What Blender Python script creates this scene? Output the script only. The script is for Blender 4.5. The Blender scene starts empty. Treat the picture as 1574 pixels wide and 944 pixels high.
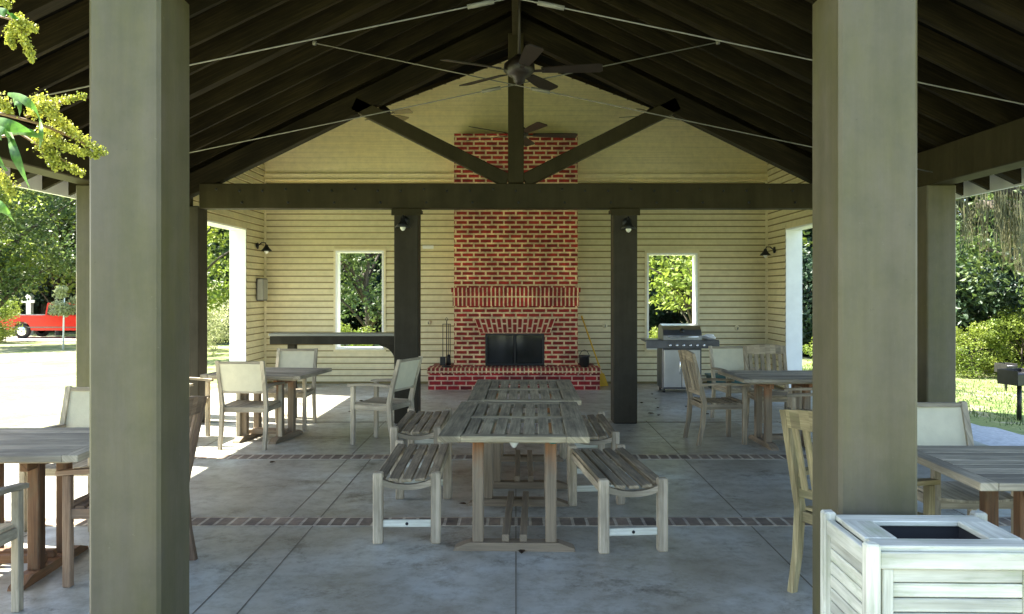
import bpy, bmesh, math, random
from mathutils import Vector, Matrix, noise
R = math.radians
random.seed(7)
rnd = random.Random(11)
scene = bpy.context.scene
COL = scene.collection

# ------------------------------------------------------------------ camera, sky, sun, exposure
cam_d = bpy.data.cameras.new("camera")
cam = bpy.data.objects.new("camera", cam_d); COL.objects.link(cam)
cam.location = (0, 0, 1.6); cam.rotation_euler = (R(90), 0, 0)
cam_d.lens = 36 * 1250 / 1574; cam_d.sensor_width = 36
cam_d.shift_x = -6 / 1574; cam_d.shift_y = -25 / 1574
cam_d.clip_start = 0.05; cam_d.clip_end = 1500
scene.camera = cam

SUN_EL, SUN_AZ = 50.0, -73.0         # azimuth measured from +Y (into the picture), negative = to the left
w = bpy.data.worlds.new("World"); scene.world = w; w.use_nodes = True
nt = w.node_tree; nt.nodes.clear()
sky = nt.nodes.new("ShaderNodeTexSky"); sky.sky_type = 'NISHITA'; sky.sun_disc = False
sky.sun_elevation = R(SUN_EL); sky.sun_rotation = R(SUN_AZ)
sky.air_density = 1.0; sky.dust_density = 1.5; sky.ozone_density = 1.0
bg = nt.nodes.new("ShaderNodeBackground"); bg.inputs[1].default_value = 0.10
wo = nt.nodes.new("ShaderNodeOutputWorld")
nt.links.new(sky.outputs[0], bg.inputs[0]); nt.links.new(bg.outputs[0], wo.inputs[0])
sd = bpy.data.lights.new("sun", 'SUN'); sd.energy = 5.0; sd.angle = R(0.55); sd.color = (1.0, 0.95, 0.84)
sun = bpy.data.objects.new("sun", sd); COL.objects.link(sun)
dirv = Vector((math.sin(R(SUN_AZ)) * math.cos(R(SUN_EL)), math.cos(R(SUN_AZ)) * math.cos(R(SUN_EL)), math.sin(R(SUN_EL))))
sun.rotation_euler = dirv.to_track_quat('Z', 'Y').to_euler()
vs = scene.view_settings
vs.view_transform = 'Standard'; vs.look = 'None'; vs.exposure = 2.75; vs.gamma = 1.0
vs.use_curve_mapping = False
cy = scene.cycles
cy.max_bounces = 10; cy.diffuse_bounces = 6; cy.glossy_bounces = 3; cy.transmission_bounces = 5
cy.transparent_max_bounces = 8; cy.sample_clamp_indirect = 8.0

# ------------------------------------------------------------------ materials
def srgb(r, g, b):
    f = lambda c: (c / 255 / 12.92) if c / 255 <= 0.04045 else ((c / 255 + 0.055) / 1.055) ** 2.4
    return (f(r), f(g), f(b), 1)

class NT:
    def __init__(s, name):
        s.m = bpy.data.materials.new(name); s.m.use_nodes = True
        s.t = s.m.node_tree; s.n = s.t.nodes; s.n.clear()
        s.out = s.n.new("ShaderNodeOutputMaterial"); s.b = s.n.new("ShaderNodeBsdfPrincipled")
        s.t.links.new(s.b.outputs[0], s.out.inputs[0])
    def L(s, a, b): s.t.links.new(a, b)
    def new(s, t, **k):
        x = s.n.new(t)
        for a, v in k.items(): setattr(x, a, v)
        return x
    def coord(s, kind="UV", scale=(1, 1, 1), rot=(0, 0, 0)):
        c = s.new("ShaderNodeTexCoord"); m = s.new("ShaderNodeMapping")
        m.inputs['Scale'].default_value = scale; m.inputs['Rotation'].default_value = rot
        s.L(c.outputs[kind], m.inputs[0]); return m.outputs[0]
    def noise(s, vec, scale, detail=4, rough=0.55, dist=0.0):
        x = s.new("ShaderNodeTexNoise"); x.inputs['Scale'].default_value = scale
        x.inputs['Detail'].default_value = detail; x.inputs['Roughness'].default_value = rough
        x.inputs['Distortion'].default_value = dist
        s.L(vec, x.inputs['Vector']); return x.outputs['Fac']
    def ramp(s, fac, stops, interp='LINEAR'):
        x = s.new("ShaderNodeValToRGB"); x.color_ramp.interpolation = interp
        e = x.color_ramp.elements
        while len(e) < len(stops): e.new(0.5)
        for i, (p, c) in enumerate(stops):
            e[i].position = p; e[i].color = c if len(c) == 4 else (*c, 1)
        s.L(fac, x.inputs[0]); return x.outputs[0]
    def mix(s, fac, a, b, mode='MIX'):
        x = s.new("ShaderNodeMix", data_type='RGBA', blend_type=mode)
        for sock, v in ((x.inputs[0], fac), (x.inputs[6], a), (x.inputs[7], b)):
            if hasattr(v, 'links'): s.L(v, sock)
            elif isinstance(v, (int, float)): sock.default_value = v
            else: sock.default_value = v if len(v) == 4 else (*v, 1)
        return x.outputs[2]
    def col(s, v):
        if hasattr(v, 'links'): s.L(v, s.b.inputs['Base Color'])
        else: s.b.inputs['Base Color'].default_value = v if len(v) == 4 else (*v, 1)
    def rough(s, v):
        if hasattr(v, 'links'): s.L(v, s.b.inputs['Roughness'])
        else: s.b.inputs['Roughness'].default_value = v
    def bump(s, h, strength=0.3, dist=0.01):
        x = s.new("ShaderNodeBump"); x.inputs['Strength'].default_value = strength
        x.inputs['Distance'].default_value = dist
        s.L(h, x.inputs['Height']); s.L(x.outputs[0], s.b.inputs['Normal'])

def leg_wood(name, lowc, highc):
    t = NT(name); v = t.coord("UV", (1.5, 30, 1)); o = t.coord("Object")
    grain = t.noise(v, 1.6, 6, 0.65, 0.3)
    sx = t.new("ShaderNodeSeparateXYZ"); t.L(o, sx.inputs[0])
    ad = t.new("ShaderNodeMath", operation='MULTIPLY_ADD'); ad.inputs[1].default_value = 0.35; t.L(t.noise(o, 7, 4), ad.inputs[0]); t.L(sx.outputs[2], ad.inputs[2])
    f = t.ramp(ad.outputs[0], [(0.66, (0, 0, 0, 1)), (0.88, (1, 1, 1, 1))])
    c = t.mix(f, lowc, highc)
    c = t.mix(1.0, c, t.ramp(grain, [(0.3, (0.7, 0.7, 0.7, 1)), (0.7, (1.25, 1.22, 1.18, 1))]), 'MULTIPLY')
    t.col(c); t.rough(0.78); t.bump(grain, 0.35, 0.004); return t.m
def g(v, k=1.0): return (v[0] * k, v[1] * k, v[2] * k, 1)

def mat_plain(name, c, rough=0.6, metal=0.0, var=0.12, scale=6.0, bump=0.0):
    t = NT(name); v = t.coord("Object")
    n = t.noise(v, scale, 5)
    t.col(t.ramp(n, [(0.3, g(c, 1 - var)), (0.7, g(c, 1 + var))]))
    t.rough(rough); t.b.inputs['Metallic'].default_value = metal
    if bump: t.bump(t.noise(v, scale * 8, 3), bump, 0.004)
    return t.m

def mat_wood(name, dark, mid, light, rough=0.8, blot=None):
    t = NT(name); v = t.coord("UV", (1.5, 34, 1)); v2 = t.coord("UV", (1.1, 3.0, 1)); v3 = t.coord("UV", (3, 11, 1))
    grain = t.noise(v, 1.6, 6, 0.65, 0.3)
    c = t.ramp(grain, [(0.28, dark), (0.5, mid), (0.72, light)])
    tone = t.ramp(t.noise(v2, 1.0, 4), [(0.36, (0.55, 0.54, 0.53, 1)), (0.64, (1.28, 1.25, 1.2, 1))])
    c = t.mix(1.0, c, tone, 'MULTIPLY')
    if blot:
        c = t.mix(t.ramp(t.noise(v3, 1.2, 5, 0.7), [(0.52, (0, 0, 0, 1)), (0.72, (0.75,) * 3 + (1,))]), c, blot)
    t.col(c); t.rough(rough); t.bump(grain, 0.35, 0.004)
    return t.m

def mat_paint(name, c, stain, amt=0.5, rough=0.55, scale=2.5):
    """brushed exterior paint with vertical drips, algae fields, scuffs and chips"""
    t = NT(name); v = t.coord("Object", (1, 1, 0.35)); vv = t.coord("Object"); vd = t.coord("Object", (9, 9, 0.5))
    n1 = t.noise(v, scale, 7, 0.65); n2 = t.noise(vv, 24, 5, 0.72); n3 = t.noise(vd, 1.3, 5, 0.6); n4 = t.noise(vv, 5.5, 7, 0.7)
    cc = t.mix(t.ramp(n1, [(0.38, (0, 0, 0, 1)), (0.66, (amt,) * 3 + (1,))]), c, stain)
    cc = t.mix(1.0, cc, t.ramp(n3, [(0.32, (0.86, 0.85, 0.82, 1)), (0.68, (1.12, 1.12, 1.12, 1))]), 'MULTIPLY')
    cc = t.mix(1.0, cc, t.ramp(n4, [(0.34, (0.84, 0.86, 0.84, 1)), (0.6, (1.05, 1.04, 1.05, 1))]), 'MULTIPLY')
    cc = t.mix(t.ramp(n2, [(0.68, (0, 0, 0, 1)), (0.73, (0.5,) * 3 + (1,))]), cc, g(c, 1.9))
    cc = t.mix(t.ramp(n2, [(0.26, (0.5,) * 3 + (1,)), (0.31, (0, 0, 0, 1))]), cc, g(c, 0.4))
    t.col(cc); t.rough(rough); t.bump(t.noise(v, 26, 5), 0.35, 0.004)
    return t.m

M = {}
M['post'] = mat_paint('post paint', srgb(87, 81, 66), srgb(78, 75, 36), 0.8)
M['beam'] = mat_paint('beam paint', srgb(60, 54, 36), srgb(44, 40, 22), 0.6, 0.6)
M['trusspost'] = mat_paint('inner post paint', srgb(64, 60, 50), srgb(50, 47, 38), 0.5, 0.6)
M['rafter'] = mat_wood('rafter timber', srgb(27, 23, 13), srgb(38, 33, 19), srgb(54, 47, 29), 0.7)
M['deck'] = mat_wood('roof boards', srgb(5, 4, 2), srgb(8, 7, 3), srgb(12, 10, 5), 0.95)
for q_ in ('rafter', 'deck', 'beam', 'trusspost'):
    for n_ in M[q_].node_tree.nodes:
        if n_.type == 'BSDF_PRINCIPLED': n_.inputs['Specular IOR Level'].default_value = 0.12
M['siding'] = mat_paint('siding paint', srgb(246, 232, 182), srgb(220, 206, 152), 0.5, 0.5, 1.2)
def mat_siding(name, c, stain):
    t = NT(name); v = t.coord("Object", (0.5, 1, 1.0)); vv = t.coord("Object"); vh = t.coord("Object", (0.9, 0.9, 40))
    n1 = t.noise(v, 0.9, 5, 0.55); n2 = t.noise(vv, 9, 6, 0.7); n3 = t.noise(vh, 1.0, 3, 0.5)
    cc = t.mix(t.ramp(n1, [(0.35, (0, 0, 0, 1)), (0.7, (0.8,) * 3 + (1,))]), c, stain)
    cc = t.mix(1.0, cc, t.ramp(n2, [(0.34, (0.90, 0.90, 0.88, 1)), (0.62, (1.03, 1.03, 1.03, 1))]), 'MULTIPLY')
    cc = t.mix(1.0, cc, t.ramp(n3, [(0.4, (0.95, 0.95, 0.95, 1)), (0.6, (1.03, 1.03, 1.03, 1))]), 'MULTIPLY')
    t.col(cc); t.rough(0.5); t.bump(t.noise(t.coord("Object", (3, 3, 60)), 2.0, 4), 0.12, 0.003); return t.m
M['siding'] = mat_siding('siding paint', srgb(238, 226, 184), srgb(206, 198, 160))
M['shaded_core'] = mat_plain('wall core with painted lap shade', srgb(142, 128, 86), 0.9)  # wall core darkened to paint in the shadow lines between siding courses
M['gable'] = mat_siding('gable paint', srgb(253, 238, 186), srgb(248, 230, 170))
M['white'] = mat_plain('white trim paint', srgb(236, 238, 234), 0.45, 0, 0.05)
M['roofing'] = mat_plain('roof shingles', (0.07, 0.065, 0.06), 0.9, 0, 0.3, 14, 0.5)
TD, TM, TL = srgb(116, 104, 84), srgb(158, 144, 119), srgb(190, 176, 150)
M['teak'] = mat_wood('weathered teak', TD, TM, TL, 0.8, srgb(98, 98, 84))
M['teak_top'] = mat_wood('lichened teak slats', srgb(122, 112, 90), srgb(160, 149, 122), srgb(194, 182, 152), 0.82, srgb(92, 86, 62))
M['teak_grey'] = mat_wood('silver grey teak', srgb(140, 132, 114), srgb(178, 168, 146), srgb(208, 198, 174), 0.75, srgb(120, 112, 94))
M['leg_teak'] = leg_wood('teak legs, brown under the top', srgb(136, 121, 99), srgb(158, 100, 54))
M['teak_brown'] = mat_wood('brown teak', srgb(108, 84, 66), srgb(148, 122, 98), srgb(180, 156, 130), 0.75, srgb(120, 106, 90))
M['teak_rust'] = mat_wood('rust brown teak', srgb(78, 56, 38), srgb(112, 80, 52), srgb(140, 106, 74), 0.7, srgb(104, 94, 70))
M['teak_green'] = mat_wood('green tinged teak', srgb(116, 106, 74), srgb(158, 144, 104), srgb(192, 178, 136), 0.8, srgb(110, 108, 70))
M['teak_pale'] = mat_wood('pale bleached teak', srgb(172, 172, 154), srgb(202, 203, 188), srgb(224, 226, 214), 0.75, srgb(156, 166, 128))
M['sling'] = mat_plain('sling fabric', srgb(212, 206, 178), 0.8, 0, 0.07, 9, 0.3)
M['black'] = mat_plain('black metal', (0.02, 0.02, 0.02), 0.45, 0.3, 0.3, 12)
M['fan'] = mat_plain('dark bronze fan', srgb(40, 32, 24), 0.45, 0.1, 0.25, 9)
M['fanlight'] = mat_plain('pale fan blade', srgb(118, 106, 74), 0.5, 0, 0.15, 9)
M['steel'] = mat_plain('stainless steel', (0.55, 0.55, 0.55), 0.28, 1.0, 0.1, 3)
M['darksteel'] = mat_plain('dark steel', (0.12, 0.12, 0.125), 0.35, 0.7, 0.25, 5)
M['cable'] = mat_plain('galvanised rod', (0.22, 0.21, 0.17), 0.6, 0.2, 0.2, 20)
M['bulb'] = mat_plain('frosted bulb glass', srgb(240, 240, 232), 0.25, 0, 0.03)
M['yellow'] = mat_plain('yellow plastic', srgb(226, 182, 20), 0.45, 0, 0.1)
M['greybox'] = mat_plain('grey enamel', srgb(150, 150, 138), 0.4, 0.1, 0.1)
M['soot'] = mat_plain('sooty firebrick', (0.015, 0.015, 0.015), 0.9, 0, 0.5, 8, 0.5)
M['red'] = mat_plain('red car paint', (0.42, 0.012, 0.008), 0.25, 0, 0.05)
M['tyre'] = mat_plain('tyre rubber', (0.02, 0.02, 0.02), 0.85, 0, 0.2)
M['chrome'] = mat_plain('chrome', (0.7, 0.7, 0.7), 0.15, 1, 0.02)
M['darkglass'] = mat_plain('dark window glass', (0.02, 0.025, 0.03), 0.06, 0, 0.1)
M['teal'] = mat_plain('dark teal plastic', srgb(28, 72, 68), 0.5, 0, 0.2)
M['tealcap'] = mat_plain('teal plastic cap', srgb(70, 140, 128), 0.5, 0, 0.1)
M['deadleaf'] = mat_plain('dead leaf', srgb(70, 52, 30), 0.9, 0, 0.4, 20)
M['paper'] = mat_plain('crumpled white paper', srgb(226, 224, 220), 0.8, 0, 0.08, 20, 0.4)

# concrete floor
t = NT('stained concrete'); v = t.coord("Object"); 
n1 = t.noise(v, 0.8, 6, 0.62, 0.1); n2 = t.noise(v, 6.5, 10, 0.78, 0.1); n3 = t.noise(v, 60, 3); n4 = t.noise(v, 1.3, 9, 0.82, 0.15)
c = t.ramp(n1, [(0.32, srgb(142, 136, 120)), (0.5, srgb(170, 168, 156)), (0.68, srgb(196, 202, 198))])
c = t.mix(t.ramp(n2, [(0.46, (0, 0, 0, 1)), (0.72, (0.85,) * 3 + (1,))]), c, srgb(126, 120, 102))
c = t.mix(t.ramp(n4, [(0.54, (0, 0, 0, 1)), (0.66, (0.9,) * 3 + (1,))]), c, srgb(84, 76, 60))
c = t.mix(t.ramp(n4, [(0.30, (0.3,) * 3 + (1,)), (0.42, (0, 0, 0, 1))]), c, srgb(190, 192, 176))
t.col(c); t.rough(t.ramp(n2, [(0.3, (0.28,) * 3 + (1,)), (0.7, (0.5,) * 3 + (1,))])); t.bump(n3, 0.12, 0.003)
M['concrete'] = t.m
M['joint'] = mat_plain('dirty joint', srgb(118, 112, 98), 0.95, 0, 0.3, 9)

def mat_brick(name, bw, rh, ms, c1, c2, cm, swap=False, offset=0.5, bias=0.0):
    t = NT(name); v = t.coord("UV", (1, 1, 1), (0, 0, R(90) if swap else 0))
    b = t.new("ShaderNodeTexBrick"); b.offset = offset; b.squash = 1
    jit = t.new("ShaderNodeVectorMath", operation='ADD')
    nn = t.new("ShaderNodeTexNoise"); nn.inputs['Scale'].default_value = 14; t.L(v, nn.inputs['Vector'])
    sc = t.new("ShaderNodeVectorMath", operation='MULTIPLY_ADD')
    sc.inputs[1].default_value = (0.012, 0.010, 0); sc.inputs[2].default_value = (-0.006, -0.005, 0)
    t.L(nn.outputs['Color'], sc.inputs[0]); t.L(v, jit.inputs[0]); t.L(sc.outputs[0], jit.inputs[1])
    t.L(jit.outputs[0], b.inputs['Vector'])
    b.inputs['Scale'].default_value = 1; b.inputs['Brick Width'].default_value = bw; b.inputs['Row Height'].default_value = rh
    b.inputs['Mortar Size'].default_value = ms; b.inputs['Mortar Smooth'].default_value = 0.25; b.inputs['Bias'].default_value = bias
    b.inputs['Color1'].default_value = c1; b.inputs['Color2'].default_value = c2; b.inputs['Mortar'].default_value = cm
    n = t.noise(v, 7, 6, 0.7); n2 = t.noise(v, 1.6, 3)
    c = t.mix(1.0, b.outputs['Color'], t.ramp(n, [(0.3, (0.5, 0.5, 0.52, 1)), (0.7, (1.4, 1.35, 1.25, 1))]), 'MULTIPLY')
    c = t.mix(1.0, c, t.ramp(n2, [(0.35, (0.72, 0.68, 0.66, 1)), (0.65, (1.2, 1.16, 1.05, 1))]), 'MULTIPLY')
    t.col(c); t.rough(0.85)
    inv = t.new("ShaderNodeMath", operation='SUBTRACT'); inv.inputs[0].default_value = 1.0; t.L(b.outputs['Fac'], inv.inputs[1])
    t.bump(inv.outputs[0], 0.6, 0.012)
    return t.m
BR1, BR2, MO = srgb(170, 48, 40), srgb(126, 32, 28), srgb(220, 196, 160)
M['brick'] = mat_brick('red brick', 0.20, 0.077, 0.0165, BR1, BR2, MO)
M['brick_hearth'] = mat_brick('hearth brick', 0.20, 0.077, 0.012, srgb(158, 30, 36), srgb(98, 16, 22), srgb(196, 162, 146))
M['brick_sold'] = mat_brick('soldier brick', 0.30, 0.068, 0.013, BR1, BR2, MO, True, 0.0)
M['brick_head'] = mat_brick('header brick', 0.11, 0.077, 0.017, BR1, BR2, MO, False, 0.0)
M['brick_band'] = mat_brick('paver band brick', 0.22, 0.098, 0.012, srgb(142, 130, 118), srgb(108, 98, 88), srgb(184, 178, 166), True, 0.0)
M['brick_each'] = mat_plain('single red brick', srgb(132, 34, 26), 0.85, 0, 0.35, 5, 0.4)
M['mortar'] = mat_plain('mortar', MO, 0.95, 0, 0.12, 9, 0.3)

def mat_leaf(name, dark, light, transl=0.35, scale=0.6):
    t = NT(name); v = t.coord("Object")
    n = t.noise(v, scale, 3, 0.6); n2 = t.noise(v, scale * 14, 2)
    c = t.ramp(n, [(0.35, dark), (0.65, light)])
    c = t.mix(1.0, c, t.ramp(n2, [(0.3, (0.6, 0.62, 0.6, 1)), (0.7, (1.4, 1.35, 1.2, 1))]), 'MULTIPLY')
    t.col(c); t.rough(0.5)
    tr = t.new("ShaderNodeBsdfTranslucent"); t.L(c, tr.inputs[0])
    ms = t.new("ShaderNodeMixShader"); ms.inputs[0].default_value = transl
    t.L(t.b.outputs[0], ms.inputs[1]); t.L(tr.outputs[0], ms.inputs[2]); t.L(ms.outputs[0], t.out.inputs[0])
    return t.m
M['leaf_dark'] = mat_leaf('dark foliage', (0.015, 0.038, 0.026, 1), (0.04, 0.080, 0.036, 1), 0.2)
M['leaf_mid'] = mat_leaf('mid foliage', (0.045, 0.09, 0.03, 1), (0.13, 0.18, 0.05, 1), 0.4)
M['leaf_bright'] = mat_leaf('yellow green foliage', (0.12, 0.19, 0.03, 1), (0.25, 0.30, 0.05, 1), 0.45)
M['leaf_pale'] = mat_leaf('pale foliage', (0.34, 0.38, 0.20, 1), (0.52, 0.54, 0.34, 1), 0.4)
M['moss'] = mat_leaf('spanish moss', (0.13, 0.14, 0.08, 1), (0.24, 0.23, 0.13, 1), 0.3)
M['bark'] = mat_wood('bark', (0.035, 0.028, 0.02, 1), (0.075, 0.062, 0.048, 1), (0.13, 0.11, 0.09, 1), 0.95)
M['golden'] = mat_leaf('goldenrod buds', srgb(122, 134, 44), srgb(178, 180, 78), 0.3, 9)
M['blade'] = mat_leaf('long green leaf', srgb(52, 98, 40), srgb(92, 134, 52), 0.35, 6)
M['stem'] = mat_plain('reddish stem', srgb(110, 84, 44), 0.6, 0, 0.2, 12)

t = NT('lawn'); v = t.coord("Object")
n1 = t.noise(v, 0.25, 6, 0.6, 0.5); n2 = t.noise(v, 9, 6, 0.7); n3 = t.noise(v, 0.9, 5, 0.6, 0.8)
c = t.ramp(n1, [(0.35, (0.10, 0.16, 0.035, 1)), (0.6, (0.20, 0.24, 0.07, 1))])
c = t.mix(t.ramp(n3, [(0.5, (0, 0, 0, 1)), (0.62, (0.8,) * 3 + (1,))]), c, (0.34, 0.31, 0.20, 1))
c = t.mix(1.0, c, t.ramp(n2, [(0.3, (0.6, 0.6, 0.6, 1)), (0.7, (1.35, 1.35, 1.3, 1))]), 'MULTIPLY')
t.col(c); t.rough(0.9); t.bump(n2, 0.8, 0.04); M['lawn'] = t.m
M['gravel'] = mat_plain('pale gravel', srgb(176, 178, 176), 0.9, 0, 0.25, 18, 0.7)
M['road'] = mat_plain('sandy drive', srgb(190, 182, 164), 0.9, 0, 0.15, 4, 0.4)

# ------------------------------------------------------------------ mesh builder
class MB:
    def __init__(s, bevel=0.0):
        s.bm = bmesh.new(); s.uv = s.bm.loops.layers.uv.new("UVMap"); s.bev = bevel
    def _add(s, verts, faces, uvf, mtx=None, smooth=False):
        ou, ov = rnd.random() * 20, rnd.random() * 20
        bv = [s.bm.verts.new((mtx @ Vector(v)) if mtx else Vector(v)) for v in verts]
        for f in faces:
            try: fc = s.bm.faces.new([bv[i] for i in f])
            except ValueError: continue
            fc.smooth = smooth
            for lp, i in zip(fc.loops, f):
                a, b = uvf(verts[i]); lp[s.uv].uv = (a + ou, b + ov)
    def box(s, c, size, rot=None, bev=None):
        hx, hy, hz = size[0] / 2, size[1] / 2, size[2] / 2
        b = s.bev if bev is None else bev
        b = min(b, hx * .45, hy * .45, hz * .45)
        ax = max(range(3), key=lambda i: size[i]); o = [i for i in range(3) if i != ax]
        uvf = lambda v: (v[ax], v[o[0]] + v[o[1]])
        mtx = Matrix.Translation(Vector(c))
        if rot is not None: mtx = mtx @ (rot.to_4x4() if isinstance(rot, Matrix) else Matrix.Rotation(rot, 4, 'Z'))
        if b <= 0:
            vs_ = [(x, y, z) for x in (-hx, hx) for y in (-hy, hy) for z in (-hz, hz)]
            fs = [(0, 1, 3, 2), (4, 6, 7, 5), (0, 4, 5, 1), (2, 3, 7, 6), (0, 2, 6, 4), (1, 5, 7, 3)]
            s._add(vs_, fs, uvf, mtx); return
        # chamfered box: 24 verts
        V = []; idx = {}
        H = (hx, hy, hz)
        for sx in (-1, 1):
            for sy in (-1, 1):
                for sz in (-1, 1):
                    S = (sx, sy, sz)
                    for a in range(3):
                        p = [S[i] * (H[i] - (0 if i == a else b)) for i in range(3)]
                        idx[(S, a)] = len(V); V.append(tuple(p))
        F = []
        for a in range(3):
            o1, o2 = [i for i in range(3) if i != a]
            for sg in (-1, 1):
                q = []
                for (u, v_) in ((-1, -1), (1, -1), (1, 1), (-1, 1)):
                    S = [0, 0, 0]; S[a] = sg; S[o1] = u; S[o2] = v_
                    q.append(idx[(tuple(S), a)])
                if (sg > 0) != (a != 1): q.reverse()
                F.append(tuple(q))
        for a in range(3):                      # edge chamfers along axis a
            o1, o2 = [i for i in range(3) if i != a]
            for u in (-1, 1):
                for v_ in (-1, 1):
                    S0 = [0, 0, 0]; S0[o1] = u; S0[o2] = v_; S1 = list(S0); S0[a] = -1; S1[a] = 1
                    q = [idx[(tuple(S0), o1)], idx[(tuple(S1), o1)], idx[(tuple(S1), o2)], idx[(tuple(S0), o2)]]
                    F.append(tuple(q))
        for sx in (-1, 1):
            for sy in (-1, 1):
                for sz in (-1, 1):
                    F.append(tuple(idx[((sx, sy, sz), a)] for a in range(3)))
        s._add(V, F, uvf, mtx)
    def bar(s, p0, p1, w_, d_, up=(0, 0, 1), bev=None):
        """rectangular bar p0->p1; w_ across, d_ along the 'up' side"""
        p0, p1 = Vector(p0), Vector(p1); z = (p1 - p0); ln = z.length; z.normalize()
        u = Vector(up); 
        if abs(u.dot(z)) > 0.98: u = Vector((0, 1, 0))
        x = u.cross(z).normalized(); y = z.cross(x).normalized()
        m = Matrix((x, y, z)).transposed()
        s.box((p0 + p1) / 2, (w_, d_, ln), m, bev)
    def tube(s, pts, rad, seg=10, cap=True, smooth=True):
        pts = [Vector(p) for p in pts]; rads = rad if isinstance(rad, (list, tuple)) else [rad] * len(pts)
        V = []; uvs = []; ln = 0; prev = None
        for i, p in enumerate(pts):
            d = (pts[min(i + 1, len(pts) - 1)] - pts[max(i - 1, 0)]).normalized()
            if prev is None:
                a = Vector((0, 0, 1)) if abs(d.z) < 0.9 else Vector((1, 0, 0)); x = a.cross(d).normalized()
            else:
                x = (prev - d * prev.dot(d)).normalized()
            prev = x; y = d.cross(x)
            if i: ln += (p - pts[i - 1]).length
            for k in range(seg):
                an = 2 * math.pi * k / seg
                V.append(tuple(p + (x * math.cos(an) + y * math.sin(an)) * rads[i])); uvs.append((ln, k / seg * 0.3))
        F = []
        for i in range(len(pts) - 1):
            for k in range(seg):
                F.append((i * seg + k, i * seg + (k + 1) % seg, (i + 1) * seg + (k + 1) % seg, (i + 1) * seg + k))
        if cap: F += [tuple(range(seg))[::-1], tuple(range((len(pts) - 1) * seg, len(pts) * seg))]
        d = dict(zip(V, uvs)); s._add(V, F, lambda v: d[v], None, smooth)
    def lathe(s, prof, center=(0, 0, 0), seg=20, smooth=True, mtx=None):
        pts = prof; V = []; F = []
        for (r_, z_) in pts:
            for k in range(seg):
                an = 2 * math.pi * k / seg; V.append((r_ * math.cos(an), r_ * math.sin(an), z_))
        for i in range(len(pts) - 1):
            for k in range(seg): F.append((i * seg + k, i * seg + (k + 1) % seg, (i + 1) * seg + (k + 1) % seg, (i + 1) * seg + k))
        F += [tuple(range(seg))[::-1], tuple(range((len(pts) - 1) * seg, len(pts) * seg))]
        mm = Matrix.Translation(Vector(center)) @ (mtx.to_4x4() if mtx else Matrix.Identity(4))
        s._add(V, F, lambda v: (v[0] + v[1], v[2]), mm, smooth)
    def prism(s, poly, axis, a, b, uvf=None):
        """extrude polygon (2D) along axis ('x','y','z') from a to b"""
        def P(u, v_, t_): return {'x': (t_, u, v_), 'y': (u, t_, v_), 'z': (u, v_, t_)}[axis]
        n = len(poly); V = [P(u, v_, a) for u, v_ in poly] + [P(u, v_, b) for u, v_ in poly]
        F = [tuple(range(n))[::-1], tuple(range(n, 2 * n))] + [(i, (i + 1) % n, n + (i + 1) % n, n + i) for i in range(n)]
        s._add(V, F, uvf or (lambda v: (v[0] + v[1], v[2])))
    def poly(s, pts, uvf=None):
        s._add([tuple(p) for p in pts], [tuple(range(len(pts)))], uvf or (lambda v: (v[0] + v[1], v[2])))
    def worlduv(s):
        """box-projected metric uv (masonry, siding)"""
        s.bm.normal_update()
        for f in s.bm.faces:
            n = f.normal; a = max(range(3), key=lambda i: abs(n[i]))
            for lp in f.loops:
                c = lp.vert.co
                lp[s.uv].uv = ((c.x, c.z) if a == 1 else (c.y, c.z) if a == 0 else (c.x, c.y))
    def build(s, name, mat, parent=None, metric=False, loc=None):
        if metric: s.worlduv()
        bmesh.ops.recalc_face_normals(s.bm, faces=s.bm.faces)
        me = bpy.data.meshes.new(name); s.bm.to_mesh(me); s.bm.free()
        mats = mat if isinstance(mat, (list, tuple)) else [mat]
        for m_ in mats: me.materials.append(m_)
        o = bpy.data.objects.new(name, me); COL.objects.link(o)
        if parent: o.parent = parent
        if loc: o.location = loc
        return o

def tag(o, label=None, cat=None, group=None, kind=None):
    if label: o["label"] = label
    if cat: o["category"] = cat
    if group: o["group"] = group
    if kind: o["kind"] = kind
    return o
def thing(name, label, cat, loc=(0, 0, 0), rz=0.0, group=None):
    o = bpy.data.objects.new(name, None); COL.objects.link(o); o.empty_display_size = 0.1
    o.location = loc; o.rotation_euler = (0, 0, rz); return tag(o, label, cat, group)
KIDS = {}
def copy_tree(o, parent=None):
    c = o.copy(); COL.objects.link(c)
    if parent: c.parent = parent
    for ch in [x for x in bpy.data.objects if x.parent == o]: copy_tree(ch, c)
    return c
def face(fx, fy): return math.atan2(-fx, fy)

# ------------------------------------------------------------------ ground
def gz(x, y):
    d = max(0.0, -x - 4.9); e = max(0.0, x - 4.9); b = max(0.0, y - 14.5)
    z = -0.12 - 0.022 * min(d, 16) - 0.10 * min(e, 7.5) - 0.012 * min(b, 30)
    return max(z, -1.05)
def ground_grid(name, x0, x1, y0, y1, nx, ny, mat, dz=0.0, test=None, kind='structure'):
    b = MB(); V = []; F = []
    for j in range(ny + 1):
        for i in range(nx + 1):
            x = x0 + (x1 - x0) * i / nx; y = y0 + (y1 - y0) * j / ny
            V.append((x, y, gz(x, y) + dz))
    for j in range(ny):
        for i in range(nx):
            x = x0 + (x1 - x0) * (i + .5) / nx; y = y0 + (y1 - y0) * (j + .5) / ny
            if test and not test(x, y): continue
            F.append((j * (nx + 1) + i, j * (nx + 1) + i + 1, (j + 1) * (nx + 1) + i + 1, (j + 1) * (nx + 1) + i))
    b._add(V, F, lambda v: (v[0], v[1]))
    for v_ in [v_ for v_ in b.bm.verts if not v_.link_faces]: b.bm.verts.remove(v_)
    o = b.build(name, mat); return tag(o, kind=kind)
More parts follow.
